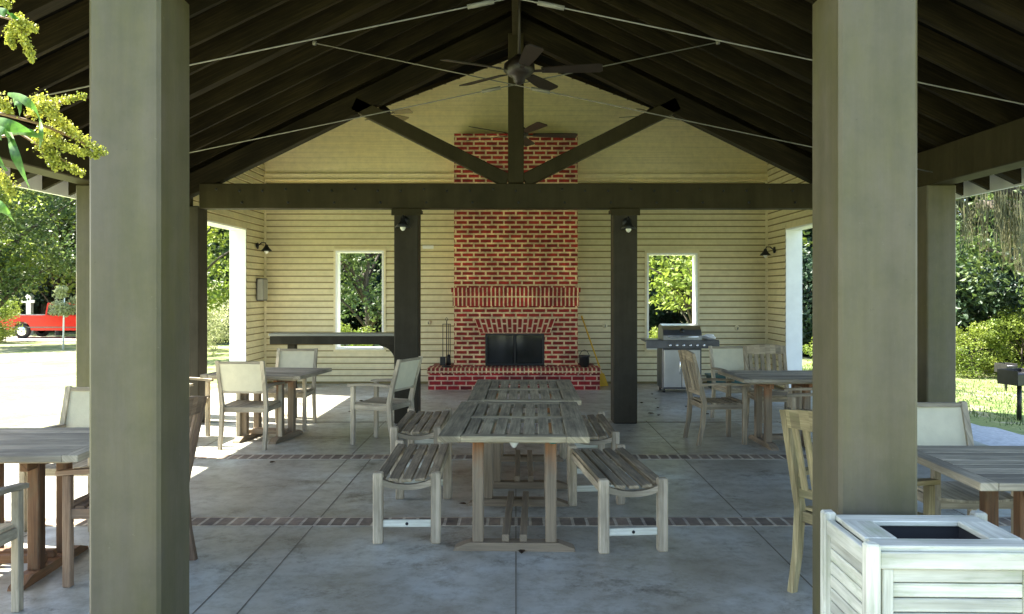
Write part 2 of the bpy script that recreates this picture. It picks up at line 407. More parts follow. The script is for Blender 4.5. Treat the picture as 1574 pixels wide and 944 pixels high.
# lawn: fine inner sheet stitched into one large sheet by non-uniform spacing
def axis_pts(lo, hi, near_lo, near_hi, step):
    pts = []; x = near_lo
    while x < near_hi: pts.append(x); x += step
    s_ = step; x = near_hi
    while x < hi: pts.append(x); s_ *= 1.5; x += s_
    pts.append(hi); s_ = step; x = near_lo - step; lft = []
    while x > lo: lft.append(x); s_ *= 1.5; x -= s_
    lft.append(lo); return sorted(set(lft + pts))
xs = axis_pts(-600, 600, -26, 20, 0.7); ys = axis_pts(-300, 900, -3, 50, 0.8)
b = MB(); V = [(x, y, gz(x, y)) for y in ys for x in xs]; nx = len(xs); F = []
for j in range(len(ys) - 1):
    for i in range(nx - 1): F.append((j * nx + i, j * nx + i + 1, (j + 1) * nx + i + 1, (j + 1) * nx + i))
b._add(V, F, lambda v: (v[0], v[1])); tag(b.build('lawn', M['lawn']), kind='structure')
tag(ground_grid('gravel_path', 4.9, 9.0, 1.0, 12.2, 20, 40, M['gravel'], 0.02,
    lambda x, y: x < 8.6 - 0.28 * max(0, y - 4) + 0.2 * math.sin(y)), kind='structure')
tag(ground_grid('drive', -60, 0, 37.5, 42.2, 60, 6, M['road'], 0.03, None), kind='structure')

# concrete slab, joints, brick bands
b = MB(0.01); b.box((0, 6.9, -0.15), (9.8, 15.0, 0.3)); tag(b.build('floor', M['concrete']), kind='structure')
b = MB()
for x in (-1.6, 1.6, 0.0, -3.2, 3.2): b.box((x + 0.0, 5.6, 0.0012), (0.007, 8.8, 0.0016), bev=0)
for y in (8.9,): b.box((0, y, 0.0010), (9.6, 0.005, 0.0012), bev=0)
for x in (-1.38,): b.box((x, 5.2, 0.0012), (0.007, 5.2, 0.0016), bev=0)
b.box((0, 9.90, 0.0016), (9.6, 0.03, 0.0024), bev=0)
tag(b.build('floor_joint', M['joint']), kind='structure')
for y in (5.63, 7.82):
    b = MB(); b.box((0, y, 0.003), (9.7, 0.21, 0.005), bev=0)
    tag(b.build('brick_band', M['brick_band'], metric=True), kind='structure')

# ------------------------------------------------------------------ the pavilion
pav = thing('pavilion', 'open timber park pavilion with olive posts, dark gable roof and tan siding end room', 'pavilion')
PY = [3.08, 5.63, 7.94, 9.91]           # centre lines of the frames
def post(x0, x1, y, z1, mat, dy=0.28):
    b = MB(0.012); b.box(((x0 + x1) / 2, y, z1 / 2), (x1 - x0, dy, z1)); return b.build('post', mat, pav)
post(-1.548, -1.288, 3.08, 2.74, M['post']); post(1.170, 1.457, 3.08, 2.74, M['post'])
for y in PY:
    for s in (-1, 1):
        x = s * 4.085 if y < 9 else s * 3.95
        post(x - 0.14, x + 0.14, y, 2.62, M['post'] if y < 9 else M['trusspost'])
for x in (-1.32, 1.315):
    p = post(x - 0.145, x + 0.145, 9.91, 2.59, M['trusspost'])
    b = MB(0.005); b.box((x, 9.755, 2.545), (0.35, 0.012, 0.08)); b.box((x, 9.91, 2.565), (0.34, 0.31, 0.045)); b.build('cap_plate', M['beam'], p)
# side plates
for s in (-1, 1):
    b = MB(0.01); b.box((s * 4.085, 6.2, 2.79), (0.24, 7.6, 0.34)); b.build('side_beam', M['beam'], pav)
# front cross beam (out of frame) and the truss tie beam
b = MB(0.01); b.box((0, 3.08, 2.90), (7.9, 0.2, 0.31)); b.build('front_beam', M['beam'], pav)
b = MB(0.008); b.box((0, 9.87, 2.74), (7.62, 0.19, 0.30)); tb = b.build('tie_beam', M['beam'], pav)
b = MB()
for i in range(27):
    x = -3.6 + i * 0.277
    b.lathe([(0.014, 0), (0.014, 0.01), (0.006, 0.014)], (x, 9.772, 2.80 if i % 3 else 2.82), 8, mtx=Matrix.Rotation(R(90), 3, 'X'))
    if i % 2: b.lathe([(0.014, 0), (0.014, 0.01), (0.006, 0.014)], (x + 0.03, 9.772, 2.66), 8, mtx=Matrix.Rotation(R(90), 3, 'X'))
b.build('bolts', M['black'], tb)
HA, SL = 4.94, 0.49
# king post, braces, chords of the truss
b = MB(0.008); b.box((0, 9.86, 3.80), (0.19, 0.17, 1.80)); b.build('king_post', M['beam'], pav)
for s in (-1, 1):
    b = MB(0.008); b.bar((s * 0.10, 9.86, 2.93), (s * 1.96, 9.86, 3.86), 0.14, 0.165, (0, 0, 1)); b.build('brace', M['beam'], pav)
    b = MB(0.006); b.bar((s * 0.0, 9.87, HA - 0.135), (s * 4.25, 9.87, HA - 0.135 - SL * 4.25), 0.16, 0.24, (0, 0, 1)); b.build('chord', M['rafter'], pav)
# rafters
def rafter(y, wd, s, z0=HA, sl=SL, dep=0.20, xe=4.75, nm='rafter', mat='rafter'):
    k = math.sqrt(1 + sl * sl); b = MB(0.0)
    p = [(0.03 * s, z0 - 0.03 * sl), (xe * s, z0 - sl * xe), (xe * s, z0 - sl * xe + dep * k), (0.03 * s, z0 - 0.03 * sl + dep * k)]
    L_ = {}
    b.prism(p, 'y', y - wd / 2, y + wd / 2, lambda v: (v[0] * k, v[1] + (v[2] + sl * abs(v[0])) ))
    return b.build(nm, M[mat], pav)
y = 2.45
ry = []
while y < 10.15:
    ry.append(y); y += 0.477
for y in ry:
    dbl = any(abs(y - q) < 0.24 for q in (3.08, 5.50, 7.80))
    for s in (-1, 1): rafter(y, 0.115 if dbl else 0.045, s)
b = MB(0.0); b.box((0, 6.3, HA - 0.06), (0.09, 7.8, 0.42)); b.build('ridge_beam', M['beam'], pav)
k = math.sqrt(1 + SL * SL)
for s in (-1, 1):
    zt = HA + 0.20 * k + 0.004
    b = MB(); b.prism([(0, zt), (4.85 * s, zt - SL * 4.85), (4.85 * s, zt - SL * 4.85 + 0.03), (0, zt + 0.03)], 'y', 2.2, 10.32, lambda v: (v[1], (v[0]) * 1.0))
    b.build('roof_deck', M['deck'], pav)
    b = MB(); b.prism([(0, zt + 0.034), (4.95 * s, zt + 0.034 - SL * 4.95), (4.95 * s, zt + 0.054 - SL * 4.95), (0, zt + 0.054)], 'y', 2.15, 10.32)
    b.build('roof_covering', M['roofing'], pav)
    b = MB(0.004); b.box((s * 4.875, 6.26, zt - SL * 4.85 - 0.08), (0.03, 8.1, 0.19)); b.build('fascia', M['white'] , pav)
# scissor tie rods
for y in (3.0, 5.50, 7.80):
    for s in (-1, 1):
        dy = 0.012 * s + 0.075
        b = MB(); p0 = Vector((-s * 4.0, y - dy, 2.72)); p1 = Vector((s * 1.93, y - dy, 3.96))
        b.tube([p0, p1], 0.0052, 8)
        q = p0.lerp(p1, 0.62); q2 = p0.lerp(p1, 0.65); b.tube([q, q2], 0.017, 8)
        b.tube([p1 - (p1 - p0).normalized() * 0.03, p1], 0.022, 8)
        b.build('tie_rod', M['cable'], pav)

# ---- end room: walls with lap siding
XW, YW, YF, RB, RS = 4.33, 14.0, 10.36, 5.65, 0.38   # inner half width, back wall, front of the room, roof apex underside, slope
CP = 0.107
def lap(b, plane, a0, a1, z0, z1, sgn, step=0.024, gap=0.021):
    """one siding course on plane 'y' (y=const, runs in x) or 'x'; sgn = direction the face looks"""
    zt = z1; z0 = z0 + gap
    if plane[0] == 'y':
        c = plane[1]
        b._add([(a0, c + sgn * step, z0), (a1, c + sgn * step, z0), (a1, c + sgn * 0.002, zt), (a0, c + sgn * 0.002, zt),
                (a0, c, z0), (a1, c, z0)], [(0, 1, 2, 3), (0, 4, 5, 1)], lambda v: (v[0], v[2]))
    else:
        c = plane[1]
        b._add([(c + sgn * step, a0, z0), (c + sgn * step, a1, z0), (c + sgn * 0.002, a1, zt), (c + sgn * 0.002, a0, zt),
                (c, a0, z0), (c, a1, z0)], [(0, 1, 2, 3), (0, 4, 5, 1)], lambda v: (v[1], v[2]))
def wall_panels(bb, plane, th, sgn, spans):
    for (a0, a1, z0, z1) in spans:
        c = plane[1] - sgn * th / 2 - sgn * 0.001
        if plane[0] == 'y': bb.box(((a0 + a1) / 2, c, (z0 + z1) / 2), (a1 - a0, th, z1 - z0), bev=0)
        else: bb.box((c, (a0 + a1) / 2, (z0 + z1) / 2), (th, a1 - a0, z1 - z0), bev=0)
WL, WR = (-3.10, -2.27, 0.59, 2.29), (2.25, 3.12, 0.59, 2.25)
# back wall core (with window openings)
b = MB()
def cut_spans(z0, z1, holes, lo, hi):
    cuts = []
    for h in holes:
        if h[2] < z1 - 1e-6 and h[3] > z0 + 1e-6: cuts.append((h[0], h[1]))
    cuts.sort(); out = []; a = lo
    for c0, c1 in cuts:
        if c0 > a: out.append((a, c0))
        a = c1
    if a < hi: out.append((a, hi))
    return out
holes = [WL, WR]
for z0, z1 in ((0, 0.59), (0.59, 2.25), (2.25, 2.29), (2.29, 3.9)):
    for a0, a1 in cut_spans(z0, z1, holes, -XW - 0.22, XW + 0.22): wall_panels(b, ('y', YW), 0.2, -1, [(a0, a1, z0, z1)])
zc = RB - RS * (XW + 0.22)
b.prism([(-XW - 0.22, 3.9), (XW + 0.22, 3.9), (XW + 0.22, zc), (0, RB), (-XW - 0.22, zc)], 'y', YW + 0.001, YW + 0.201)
bw = b.build('back_wall', M['shaded_core'], pav)
b = MB(); z = 0.02
while z < 3.50:
    z1 = min(z + CP, 3.50)
    for a0, a1 in cut_spans(z, z1, [(h[0] - 0.035, h[1] + 0.035, h[2] - 0.02, h[3] + 0.02) for h in holes], -XW, XW):
        lap(b, ('y', YW), a0, a1, z, z1, -1)
    for h in holes:
        ha, hb, h0, h1 = h[0] - 0.035, h[1] + 0.035, h[2] - 0.035, h[3] + 0.035
        if z < h1 < z1 - 0.02: lap(b, ('y', YW), ha, hb, h1, z1, -1, gap=0.001)
        if z + 0.02 < h0 < z1: lap(b, ('y', YW), ha, hb, z, h0, -1)
    z += CP
b.build('lap_siding', M['siding'], bw)
b = MB(); z = 3.62
while z < RB - 0.02:
    z1 = z + 0.09; hw = min(XW, (RB - z - 0.045) / RS)
    if hw > 0.1: lap(b, ('y', YW), -hw, hw, z, z1, -1, 0.004, 0.0015)
    z += 0.09
b.build('gable_boards', M['gable'], bw)
b = MB(0.004); b.box((0, YW - 0.02, 3.56), (2 * XW, 0.036, 0.11)); b.box((0, YW - 0.035, 3.505), (2 * XW, 0.06, 0.02)); b.build('trim_board', M['gable'], bw)
for s in (-1, 1):
    b = MB(0.004); b.box((s * (XW - 0.02), YW - 0.02, 1.75), (0.035, 0.035, 3.5)); b.build('corner_trim', M['siding'], bw)
# windows (unglazed openings with white frames)
for (x0, x1, z0, z1) in holes:
    b = MB(0.003); t_ = 0.034
    b.box(((x0 + x1) / 2, YW + 0.09, z1 - t_ / 2), (x1 - x0, 0.24, t_)); b.box(((x0 + x1) / 2, YW + 0.09, z0 + t_ / 2), (x1 - x0, 0.26, t_))
    for x in (x0 + t_ / 2, x1 - t_ / 2): b.box((x, YW + 0.09, (z0 + z1) / 2), (t_, 0.24, z1 - z0 - 2 * t_))
    wf = b.build('window_frame', M['white'], bw)
    b = MB(0.003); e = 0.035
    b.box(((x0 + x1) / 2, YW - 0.018, z1 + e / 2), (x1 - x0 + 2 * e, 0.022, e)); b.box(((x0 + x1) / 2, YW - 0.02, z0 - e / 2), (x1 - x0 + 2 * e, 0.03, e))
    for x in (x0 - e / 2, x1 + e / 2): b.box((x, YW - 0.018, (z0 + z1) / 2), (e, 0.022, z1 - z0))
    b.build('window_casing', M['siding'], bw)
# side walls with big openings
OY0, OY1, OZ = 10.6, 13.0, 2.59
for s in (-1, 1):
    b = MB(); P = ('x', s * XW); th = 0.22; zr = RB - RS * XW
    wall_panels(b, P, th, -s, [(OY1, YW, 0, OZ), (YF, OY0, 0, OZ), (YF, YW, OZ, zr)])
    sw = b.build('side_wall', M['shaded_core'], pav)
    b = MB(); z = 0.02
    while z < zr - 0.01:
        z1 = min(z + CP, zr)
        for a0, a1 in cut_spans(z, z1, [(OY0 - 0.02, OY1 + 0.02, -1, OZ)], YF, YW - 0.02): lap(b, P, a0, a1, z, z1, -s)
        if z < OZ < z1 - 0.02: lap(b, P, OY0 - 0.02, OY1 + 0.02, OZ, z1, -s, gap=0.001)
        z += CP
    b.build('lap_siding', M['siding'], sw)
    b = MB(0.003); xo = s * (XW + 0.11)
    b.box((xo, OY1 - 0.012, OZ / 2), (0.26, 0.024, OZ)); b.box((xo, OY0 + 0.012, OZ / 2), (0.26, 0.024, OZ))
    b.box((xo, (OY0 + OY1) / 2, OZ - 0.012), (0.26, OY1 - OY0 - 0.05, 0.024)); b.build('opening_jamb', M['white'], sw)
# room front gable above the main roof
b = MB(); zt = HA + 0.20 * k + 0.07
b.prism([(-XW - 0.2, zt - SL * (XW + 0.2)), (0, zt), (XW + 0.2, zt - SL * (XW + 0.2)), (XW + 0.2, RB - RS * (XW + 0.2)), (0, RB), (-XW - 0.2, RB - RS * (XW + 0.2))], 'y', YF - 0.03, YF + 0.08)
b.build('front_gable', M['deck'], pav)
for s in (-1, 1):
    b = MB(); b.prism([(0, RB + 0.002), (5.0 * s, RB + 0.002 - RS * 5.0), (5.0 * s, RB + 0.12 - RS * 5.0), (0, RB + 0.12)], 'y', YF - 0.25, YW + 0.6, lambda v: (v[1], v[0]))
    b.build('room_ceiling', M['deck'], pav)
    b = MB(); b.prism([(0, RB + 0.125), (5.05 * s, RB + 0.125 - RS * 5.05), (5.05 * s, RB + 0.15 - RS * 5.05), (0, RB + 0.15)], 'y', YF - 0.3, YW + 0.65)
    b.build('roof_covering', M['roofing'], pav)
    for y in (11.1, 11.8, 12.5, 13.2, 13.85):
        b = MB(); p = [(0.03 * s, RB - 0.07), (XW * s, RB - 0.07 - RS * XW), (XW * s, RB - RS * XW), (0.03 * s, RB)]
        b.prism(p, 'y', y - 0.02, y + 0.02); b.build('rafter', M['rafter'], pav)

# ------------------------------------------------------------------ fireplace
fp = thing('fireplace', 'tall red brick fireplace and chimney breast centred on the tan back wall', 'fireplace', (0, 13.5, 0))
fp.location = (0, 0, 0)
b = MB(); y0, y1 = 13.5, 13.985
fx0, fx1, fz0, fz1 = -0.51, 0.475, 0.355, 0.89
b.box(((-1.026 + fx0) / 2, (y0 + y1) / 2, 1.0), (fx0 + 1.026, y1 - y0, 2.0), bev=0)
b.box(((1.026 + fx1) / 2, (y0 + y1) / 2, 1.0), (1.026 - fx1, y1 - y0, 2.0), bev=0)
b.box(((fx0 + fx1) / 2, (y0 + y1) / 2, (fz1 + 2.0) / 2), (fx1 - fx0, y1 - y0, 2.0 - fz1), bev=0)
b.box(((fx0 + fx1) / 2, (y0 + y1) / 2, 0.17), (fx1 - fx0, y1 - y0, 0.34), bev=0)
b.box((0, (y0 + y1) / 2, 3.105), (2.052, y1 - y0, 2.21), bev=0)
b.build('chimney_breast', M['brick'], fp, metric=True)
b = MB(); b.box(((fx0 + fx1) / 2, 13.88, 0.62), (fx1 - fx0, 0.03, 0.55), bev=0)
b.box((fx0 + 0.008, 13.72, 0.62), (0.012, 0.3, 0.54), bev=0); b.box((fx1 - 0.008, 13.72, 0.62), (0.012, 0.3, 0.54), bev=0)
b.box(((fx0 + fx1) / 2, 13.7, fz1 - 0.008), (fx1 - fx0 - 0.03, 0.33, 0.012), bev=0); b.box(((fx0 + fx1) / 2, 13.7, fz0 + 0.006), (fx1 - fx0 - 0.03, 0.33, 0.014), bev=0)
fb = b.build('firebox', M['soot'], fp)
b = MB(0.003)
for x in (fx0 + 0.02, fx1 - 0.02, (fx0 + fx1) / 2): b.box((x, 13.515, (fz0 + fz1) / 2), (0.028, 0.03, fz1 - fz0 - 0.03))
for z in (fz0 + 0.02, fz1 - 0.015): b.box(((fx0 + fx1) / 2, 13.515, z), (fx1 - fx0 - 0.01, 0.028, 0.03))
b.build('screen_frame', M['black'], fp)
# glass doors behind the frame
tg = NT('smoked glass'); tg.col((0.02, 0.022, 0.022, 1)); tg.rough(0.08); tg.b.inputs['Alpha'].default_value = 0.75; M['smoked'] = tg.m
for x in ((fx0 + (fx0 + fx1) / 2) / 2, (fx1 + (fx0 + fx1) / 2) / 2):
    b = MB(); b.box((x, 13.53, (fz0 + fz1) / 2), (0.44, 0.006, 0.47), bev=0); b.build('glass_door', M['smoked'], fp)
# mantel: soldier course and projecting header course
b = MB(); b.box((0, 13.475, 1.46), (2.09, 0.09, 0.225), bev=0); mt = b.build('mantel', M['brick_sold'], fp, metric=True)
b = MB(); b.box((0, 13.455, 1.613), (2.13, 0.13, 0.078), bev=0); b.build('mantel_shelf', M['brick_sold'], mt, metric=True)
# splayed soldier lintel: real bricks on a mortar bed
b = MB(); zt0 = fz1 + 0.005
b.prism([(-0.60, zt0), (0.57, zt0), (0.66, zt0 + 0.245), (-0.69, zt0 + 0.245)], 'y', 13.488, 13.501); li = b.build('lintel', M['mortar'], fp)
b = MB(); n = 15
for i in range(n):
    f0 = (i + 0.12) / n; f1 = (i + 0.80) / n
    def lp_(f, tt): return (-0.60 + 1.17 * f) * (1 - tt) + (-0.69 + 1.35 * f) * tt
    for (t0, t1) in (((0.04, 0.60), (0.70, 0.97)) if i % 2 else ((0.04, 0.30), (0.38, 0.97))):
        b.prism([(lp_(f0, t0), zt0 + 0.245 * t0), (lp_(f1, t0), zt0 + 0.245 * t0), (lp_(f1, t1), zt0 + 0.245 * t1), (lp_(f0, t1), zt0 + 0.245 * t1)], 'y', 13.478, 13.49)
b.build('lintel_bricks', M['brick_each'], li)
# hearth
b = MB(); b.box((-0.03, 13.28, 0.135), (2.76, 0.435, 0.27), bev=0); he = b.build('hearth', M['brick_hearth'], fp, metric=True)
b = MB(); b.box((-0.03, 13.275, 0.3125), (2.80, 0.445, 0.083), bev=0); b.build('hearth_cap', M['brick_sold'], he, metric=True)
for x in (-1.215, 1.17):
    b = MB(); b.box((x, 13.74, 0.175), (0.36 if x < 0 else 0.30, 0.48, 0.35), bev=0); b.build('hearth_wing', M['brick_hearth'], fp, metric=True)

# ------------------------------------------------------------------ fireplace tools and broom
ft = thing('fire_tool_set', 'black fireplace tool stand at the left end of the brick hearth', 'fire tools', (-1.13, 13.27, 0.355))
b = MB(); b.lathe([(0.085, 0), (0.085, 0.015), (0.03, 0.03)], (0, 0, 0), 16); b.build('base', M['black'], ft)
b = MB(); b.tube([(0, 0, 0.02), (0, 0, 0.74)], 0.008); b.tube([(-0.07, 0, 0.70), (0.07, 0, 0.70)], 0.006)
b.tube([(0, 0, 0.74), (0.02, 0, 0.78), (0, 0, 0.81), (-0.02, 0, 0.78), (0, 0, 0.745)], 0.005); b.build('stand', M['black'], ft)
b = MB(); b.tube([(-0.06, -0.02, 0.70), (-0.06, -0.02, 0.15)], 0.006); b.box((-0.06, -0.02, 0.10), (0.09, 0.015, 0.14)); b.build('shovel', M['black'], ft)
b = MB(); b.tube([(0.06, -0.02, 0.70), (0.06, -0.02, 0.10)], 0.006); b.tube([(0.06, -0.02, 0.12), (0.03, -0.02, 0.16)], 0.005); b.build('poker', M['black'], ft)
b = MB(); b.tube([(0.03, 0.04, 0.70), (0.03, 0.04, 0.2)], 0.006); b.lathe([(0.02, 0.2), (0.035, 0.12), (0.04, 0.03)], (0.03, 0.04, 0), 10); b.build('brush', M['black'], ft)
br = thing('broom', 'yellow handled broom leaning on the siding right of the fireplace', 'broom', (1.42, 13.55, 0))
b = MB(); b.tube([(0.02, 0, 0.20), (-0.28, 0.36, 1.12)], 0.012); b.tube([(-0.28, 0.36, 1.12), (-0.295, 0.38, 1.17)], 0.015); b.build('handle', M['yellow'], br)
b = MB(0.006); b.prism([(-0.02, 0.24), (0.05, 0.22), (0.12, 0.02), (-0.08, 0.0)], 'y', -0.02, 0.02); b.build('bristles', M['yellow'], br)
bl = thing('bellows', 'small black hearth scuttle on the right end of the brick hearth', 'scuttle', (1.12, 13.30, 0.355))
b = MB(); b.lathe([(0.05, 0), (0.085, 0.03), (0.08, 0.16), (0.10, 0.19)], (0, 0, 0), 16)
b.build('bucket', M['black'], bl)
b = MB(); b.tube([(-0.09, 0, 0.17), (-0.05, 0, 0.25), (0, 0, 0.28), (0.05, 0, 0.25), (0.09, 0, 0.17)], 0.005); b.build('handle', M['black'], bl)
bl.name = 'coal_scuttle'

# ------------------------------------------------------------------ wall fittings
def lamp_fixture(loc, rz, label):
    o = thing('wall_lamp', label, 'wall lamp', loc, rz, 'black barn lamps')
    # local: wall at y=0, lamp projects to -y
    b = MB(); b.lathe([(0.055, 0), (0.055, 0.02), (0.02, 0.03)], (0, 0, 0), 14, mtx=Matrix.Rotation(R(90), 3, 'X')); b.build('wall_plate', M['black'], o)
    b = MB(); b.tube([(0, -0.02, 0), (0, -0.08, 0.05), (0, -0.14, 0.05), (0, -0.16, 0.0)], 0.009); b.build('arm', M['black'], o)
    b = MB(); b.lathe([(0.022, 0.02), (0.03, -0.01), (0.05, -0.04), (0.095, -0.09), (0.09, -0.092), (0.02, -0.03)], (0, -0.16, 0), 18); sh = b.build('lamp_shade', M['black'], o)
    b = MB(); b.lathe([(0.015, -0.04), (0.03, -0.07), (0.034, -0.10), (0.02, -0.125), (0.004, -0.132)], (0, -0.16, 0), 14); b.build('bulb', M['bulb'], o)
lamp_fixture((-1.335, 9.766, 2.44), 0, 'black barn lamp on the left inner post, under the tie beam')
lamp_fixture((1.33, 9.766, 2.42), 0, 'black barn lamp on the right inner post, under the tie beam')
lamp_fixture((-XW + 0.014, 13.55, 2.35), R(90), 'black barn lamp on the left side wall, above the grey box')
lamp_fixture((XW - 0.014, 13.55, 2.28), R(-90), 'black barn lamp on the right side wall, by the white jamb')
o = thing('electrical_box', 'grey metal box with a white door on the left siding near the corner', 'electrical box', (-XW + 0.014, 13.62, 1.42))
b = MB(0.01); b.box((0.06, 0, 0.2), (0.11, 0.26, 0.38)); b.build('case', M['darksteel'], o)
b = MB(0.004); b.box((0.075, -0.135, 0.2), (0.09, 0.012, 0.34)); b.box((0.122, 0, 0.2), (0.01, 0.22, 0.33)); b.build('door', M['greybox'], o)
for (x, z, l_) in ((-1.50, 1.05, 'left of the fireplace'), (1.53, 1.0, 'right of the fireplace'), (3.80, 0.96, 'right of the grill')):
    o = thing('hose_hook', 'small round pale hook plate on the siding ' + l_, 'hook', (x, YW - 0.014, z), 0, 'round hook plates on the back wall')
    b = MB(); b.lathe([(0.045, 0), (0.045, 0.012), (0.03, 0.018)], (0, 0, 0), 14, mtx=Matrix.Rotation(R(90), 3, 'X')); b.build('plate', M['siding'], o)
    b = MB(); b.tube([(0, -0.01, -0.01), (0, -0.06, -0.02), (0, -0.075, 0.02)], 0.006, 6); b.build('hook', M['black'], o)
b = MB(0.003); b.box((-1.51, YW - 0.017, 2.35), (0.19, 0.008, 0.055)); tag(b.build('plaque', M['white']), 'small blank white plaque on the siding left of the chimney', 'plaque')

# bar counter behind the left inner post
bc = thing('bar_counter', 'dark grey bar top with curved bracket running left from the inner post', 'counter', (-2.2, 10.2, 0))
b = MB(0.006); b.box((-0.05, 0, 1.055), (1.62, 0.28, 0.035)); b.build('counter_top', M['greybox'], bc)
b = MB(0.004); b.box((-0.05, -0.11, 0.985), (1.60, 0.04, 0.10)); b.box((-0.05, 0.11, 0.985), (1.60, 0.04, 0.10)); b.build('apron', M['trusspost'], bc)
b = MB(); pts = []
for i in range(9):
    a = R(90) * i / 8; pts.append((0.74 - 0.22 * math.cos(a) + 0.0, 0.715 + 0.22 * math.sin(a)))
b.prism([(0.76, 0.70), (0.76, 0.935), (0.50, 0.935)] + [(0.50 + 0.20 * math.sin(R(10 * i)), 0.935 - 0.02 - 0.20 * (1 - math.cos(R(10 * i)))) for i in range(1, 10)], 'y', -0.12, 0.12)
b.build('bracket', M['trusspost'], bc)
b = MB(0.006); b.box((-0.62, 0.06, 0.465), (0.10, 0.10, 0.93)); b.build('leg', M['trusspost'], bc)

# ------------------------------------------------------------------ ceiling fans
def fan(loc, ztop, a0, Rr, label, nb=5, mat='fan', first=[None]):
    o = thing('ceiling_fan', label, 'ceiling fan', loc, 0, 'ceiling fans')
    b = MB(); b.tube([(0, 0, 0.08), (0, 0, ztop - loc[2])], 0.014, 8); b.lathe([(0.06, ztop - loc[2] - 0.07), (0.075, ztop - loc[2])], (0, 0, 0), 14); b.build('downrod', M['fan'], o)
    b = MB(); b.lathe([(0.03, 0.14), (0.07, 0.11), (0.135, 0.06), (0.14, 0.0), (0.10, -0.04), (0.06, -0.06), (0.05, -0.10), (0.02, -0.12)], (0, 0, 0), 22); b.build('motor', M['fan'], o)
    for i in range(nb):
        a = R(a0 + 360 / nb * i)
        mz = Matrix.Rotation(a, 4, 'Z') @ Matrix.Rotation(R(-13), 4, 'X')
        b = MB(); pr = [(0.20, -0.045), (Rr * 0.6, -0.065), (Rr * 0.96, -0.075), (Rr, -0.055), (Rr, 0.055), (Rr * 0.96, 0.075), (Rr * 0.6, 0.065), (0.20, 0.045)]
        n = len(pr); V = [(x, y, -0.004) for x, y in pr] + [(x, y, 0.004) for x, y in pr]
        b._add(V, [tuple(range(n))[::-1], tuple(range(n, 2 * n))] + [(j, (j + 1) % n, n + (j + 1) % n, n + j) for j in range(n)], lambda v: (v[0], v[1]), mz)
        bd = b.build('blade', M[mat], o)
        b = MB(0.002); b.box((0.155, 0, -0.006), (0.14, 0.035, 0.008), bev=0)
        for v_ in b.bm.verts: v_.co = mz @ v_.co
        b.build('blade_iron', M['fan'], bd)
fan((0.03, 7.25, 3.56), 4.72, -8, 0.74, 'dark ceiling fan hanging highest in the gable, nearest the camera')
fan((0.03, 10.95, 3.70), 5.60, 5, 0.80, 'dark ceiling fan seen behind the king post, just above the chimney top')
fan((-2.05, 12.4, 4.30), 4.85, -22, 0.52, 'pale bladed ceiling fan peeking out by the left brace', 5, 'fanlight')
fan((2.10, 12.4, 4.27), 4.83, 22, 0.52, 'pale bladed ceiling fan half hidden behind the right brace', 5, 'fanlight')

# ------------------------------------------------------------------ furniture
def seat_mesh(w_, y0, y1, z, slat, dip=0.018):
    b = MB(0.003)
    n = 7 if slat else 1
    if slat:
        p = (y1 - y0) / n
        for i in range(n):
            yc = y0 + p * (i + .5); t_ = (i + .5) / n * 2 - 1
            b.box((0, yc, z - dip * (1 - t_ * t_)), (w_, p * 0.82, 0.016))
    else:
        m = 8
        for i in range(m):
            xa = -w_ / 2 + w_ * i / m; xb = xa + w_ / m; ta = (2 * i / m - 1); tb = (2 * (i + 1) / m - 1)
            za = z - dip * (1 - ta * ta); zb = z - dip * (1 - tb * tb)
            b._add([(xa, y0, za), (xb, y0, zb), (xb, y1, zb), (xa, y1, za), (xa, y0, za - .014), (xb, y0, zb - .014), (xb, y1, zb - .014), (xa, y1, za - .014)],
                   [(0, 1, 2, 3), (4, 7, 6, 5), (0, 4, 5, 1), (2, 6, 7, 3), (1, 5, 6, 2), (0, 3, 7, 4)], lambda v: (v[1], v[0]))
    return b
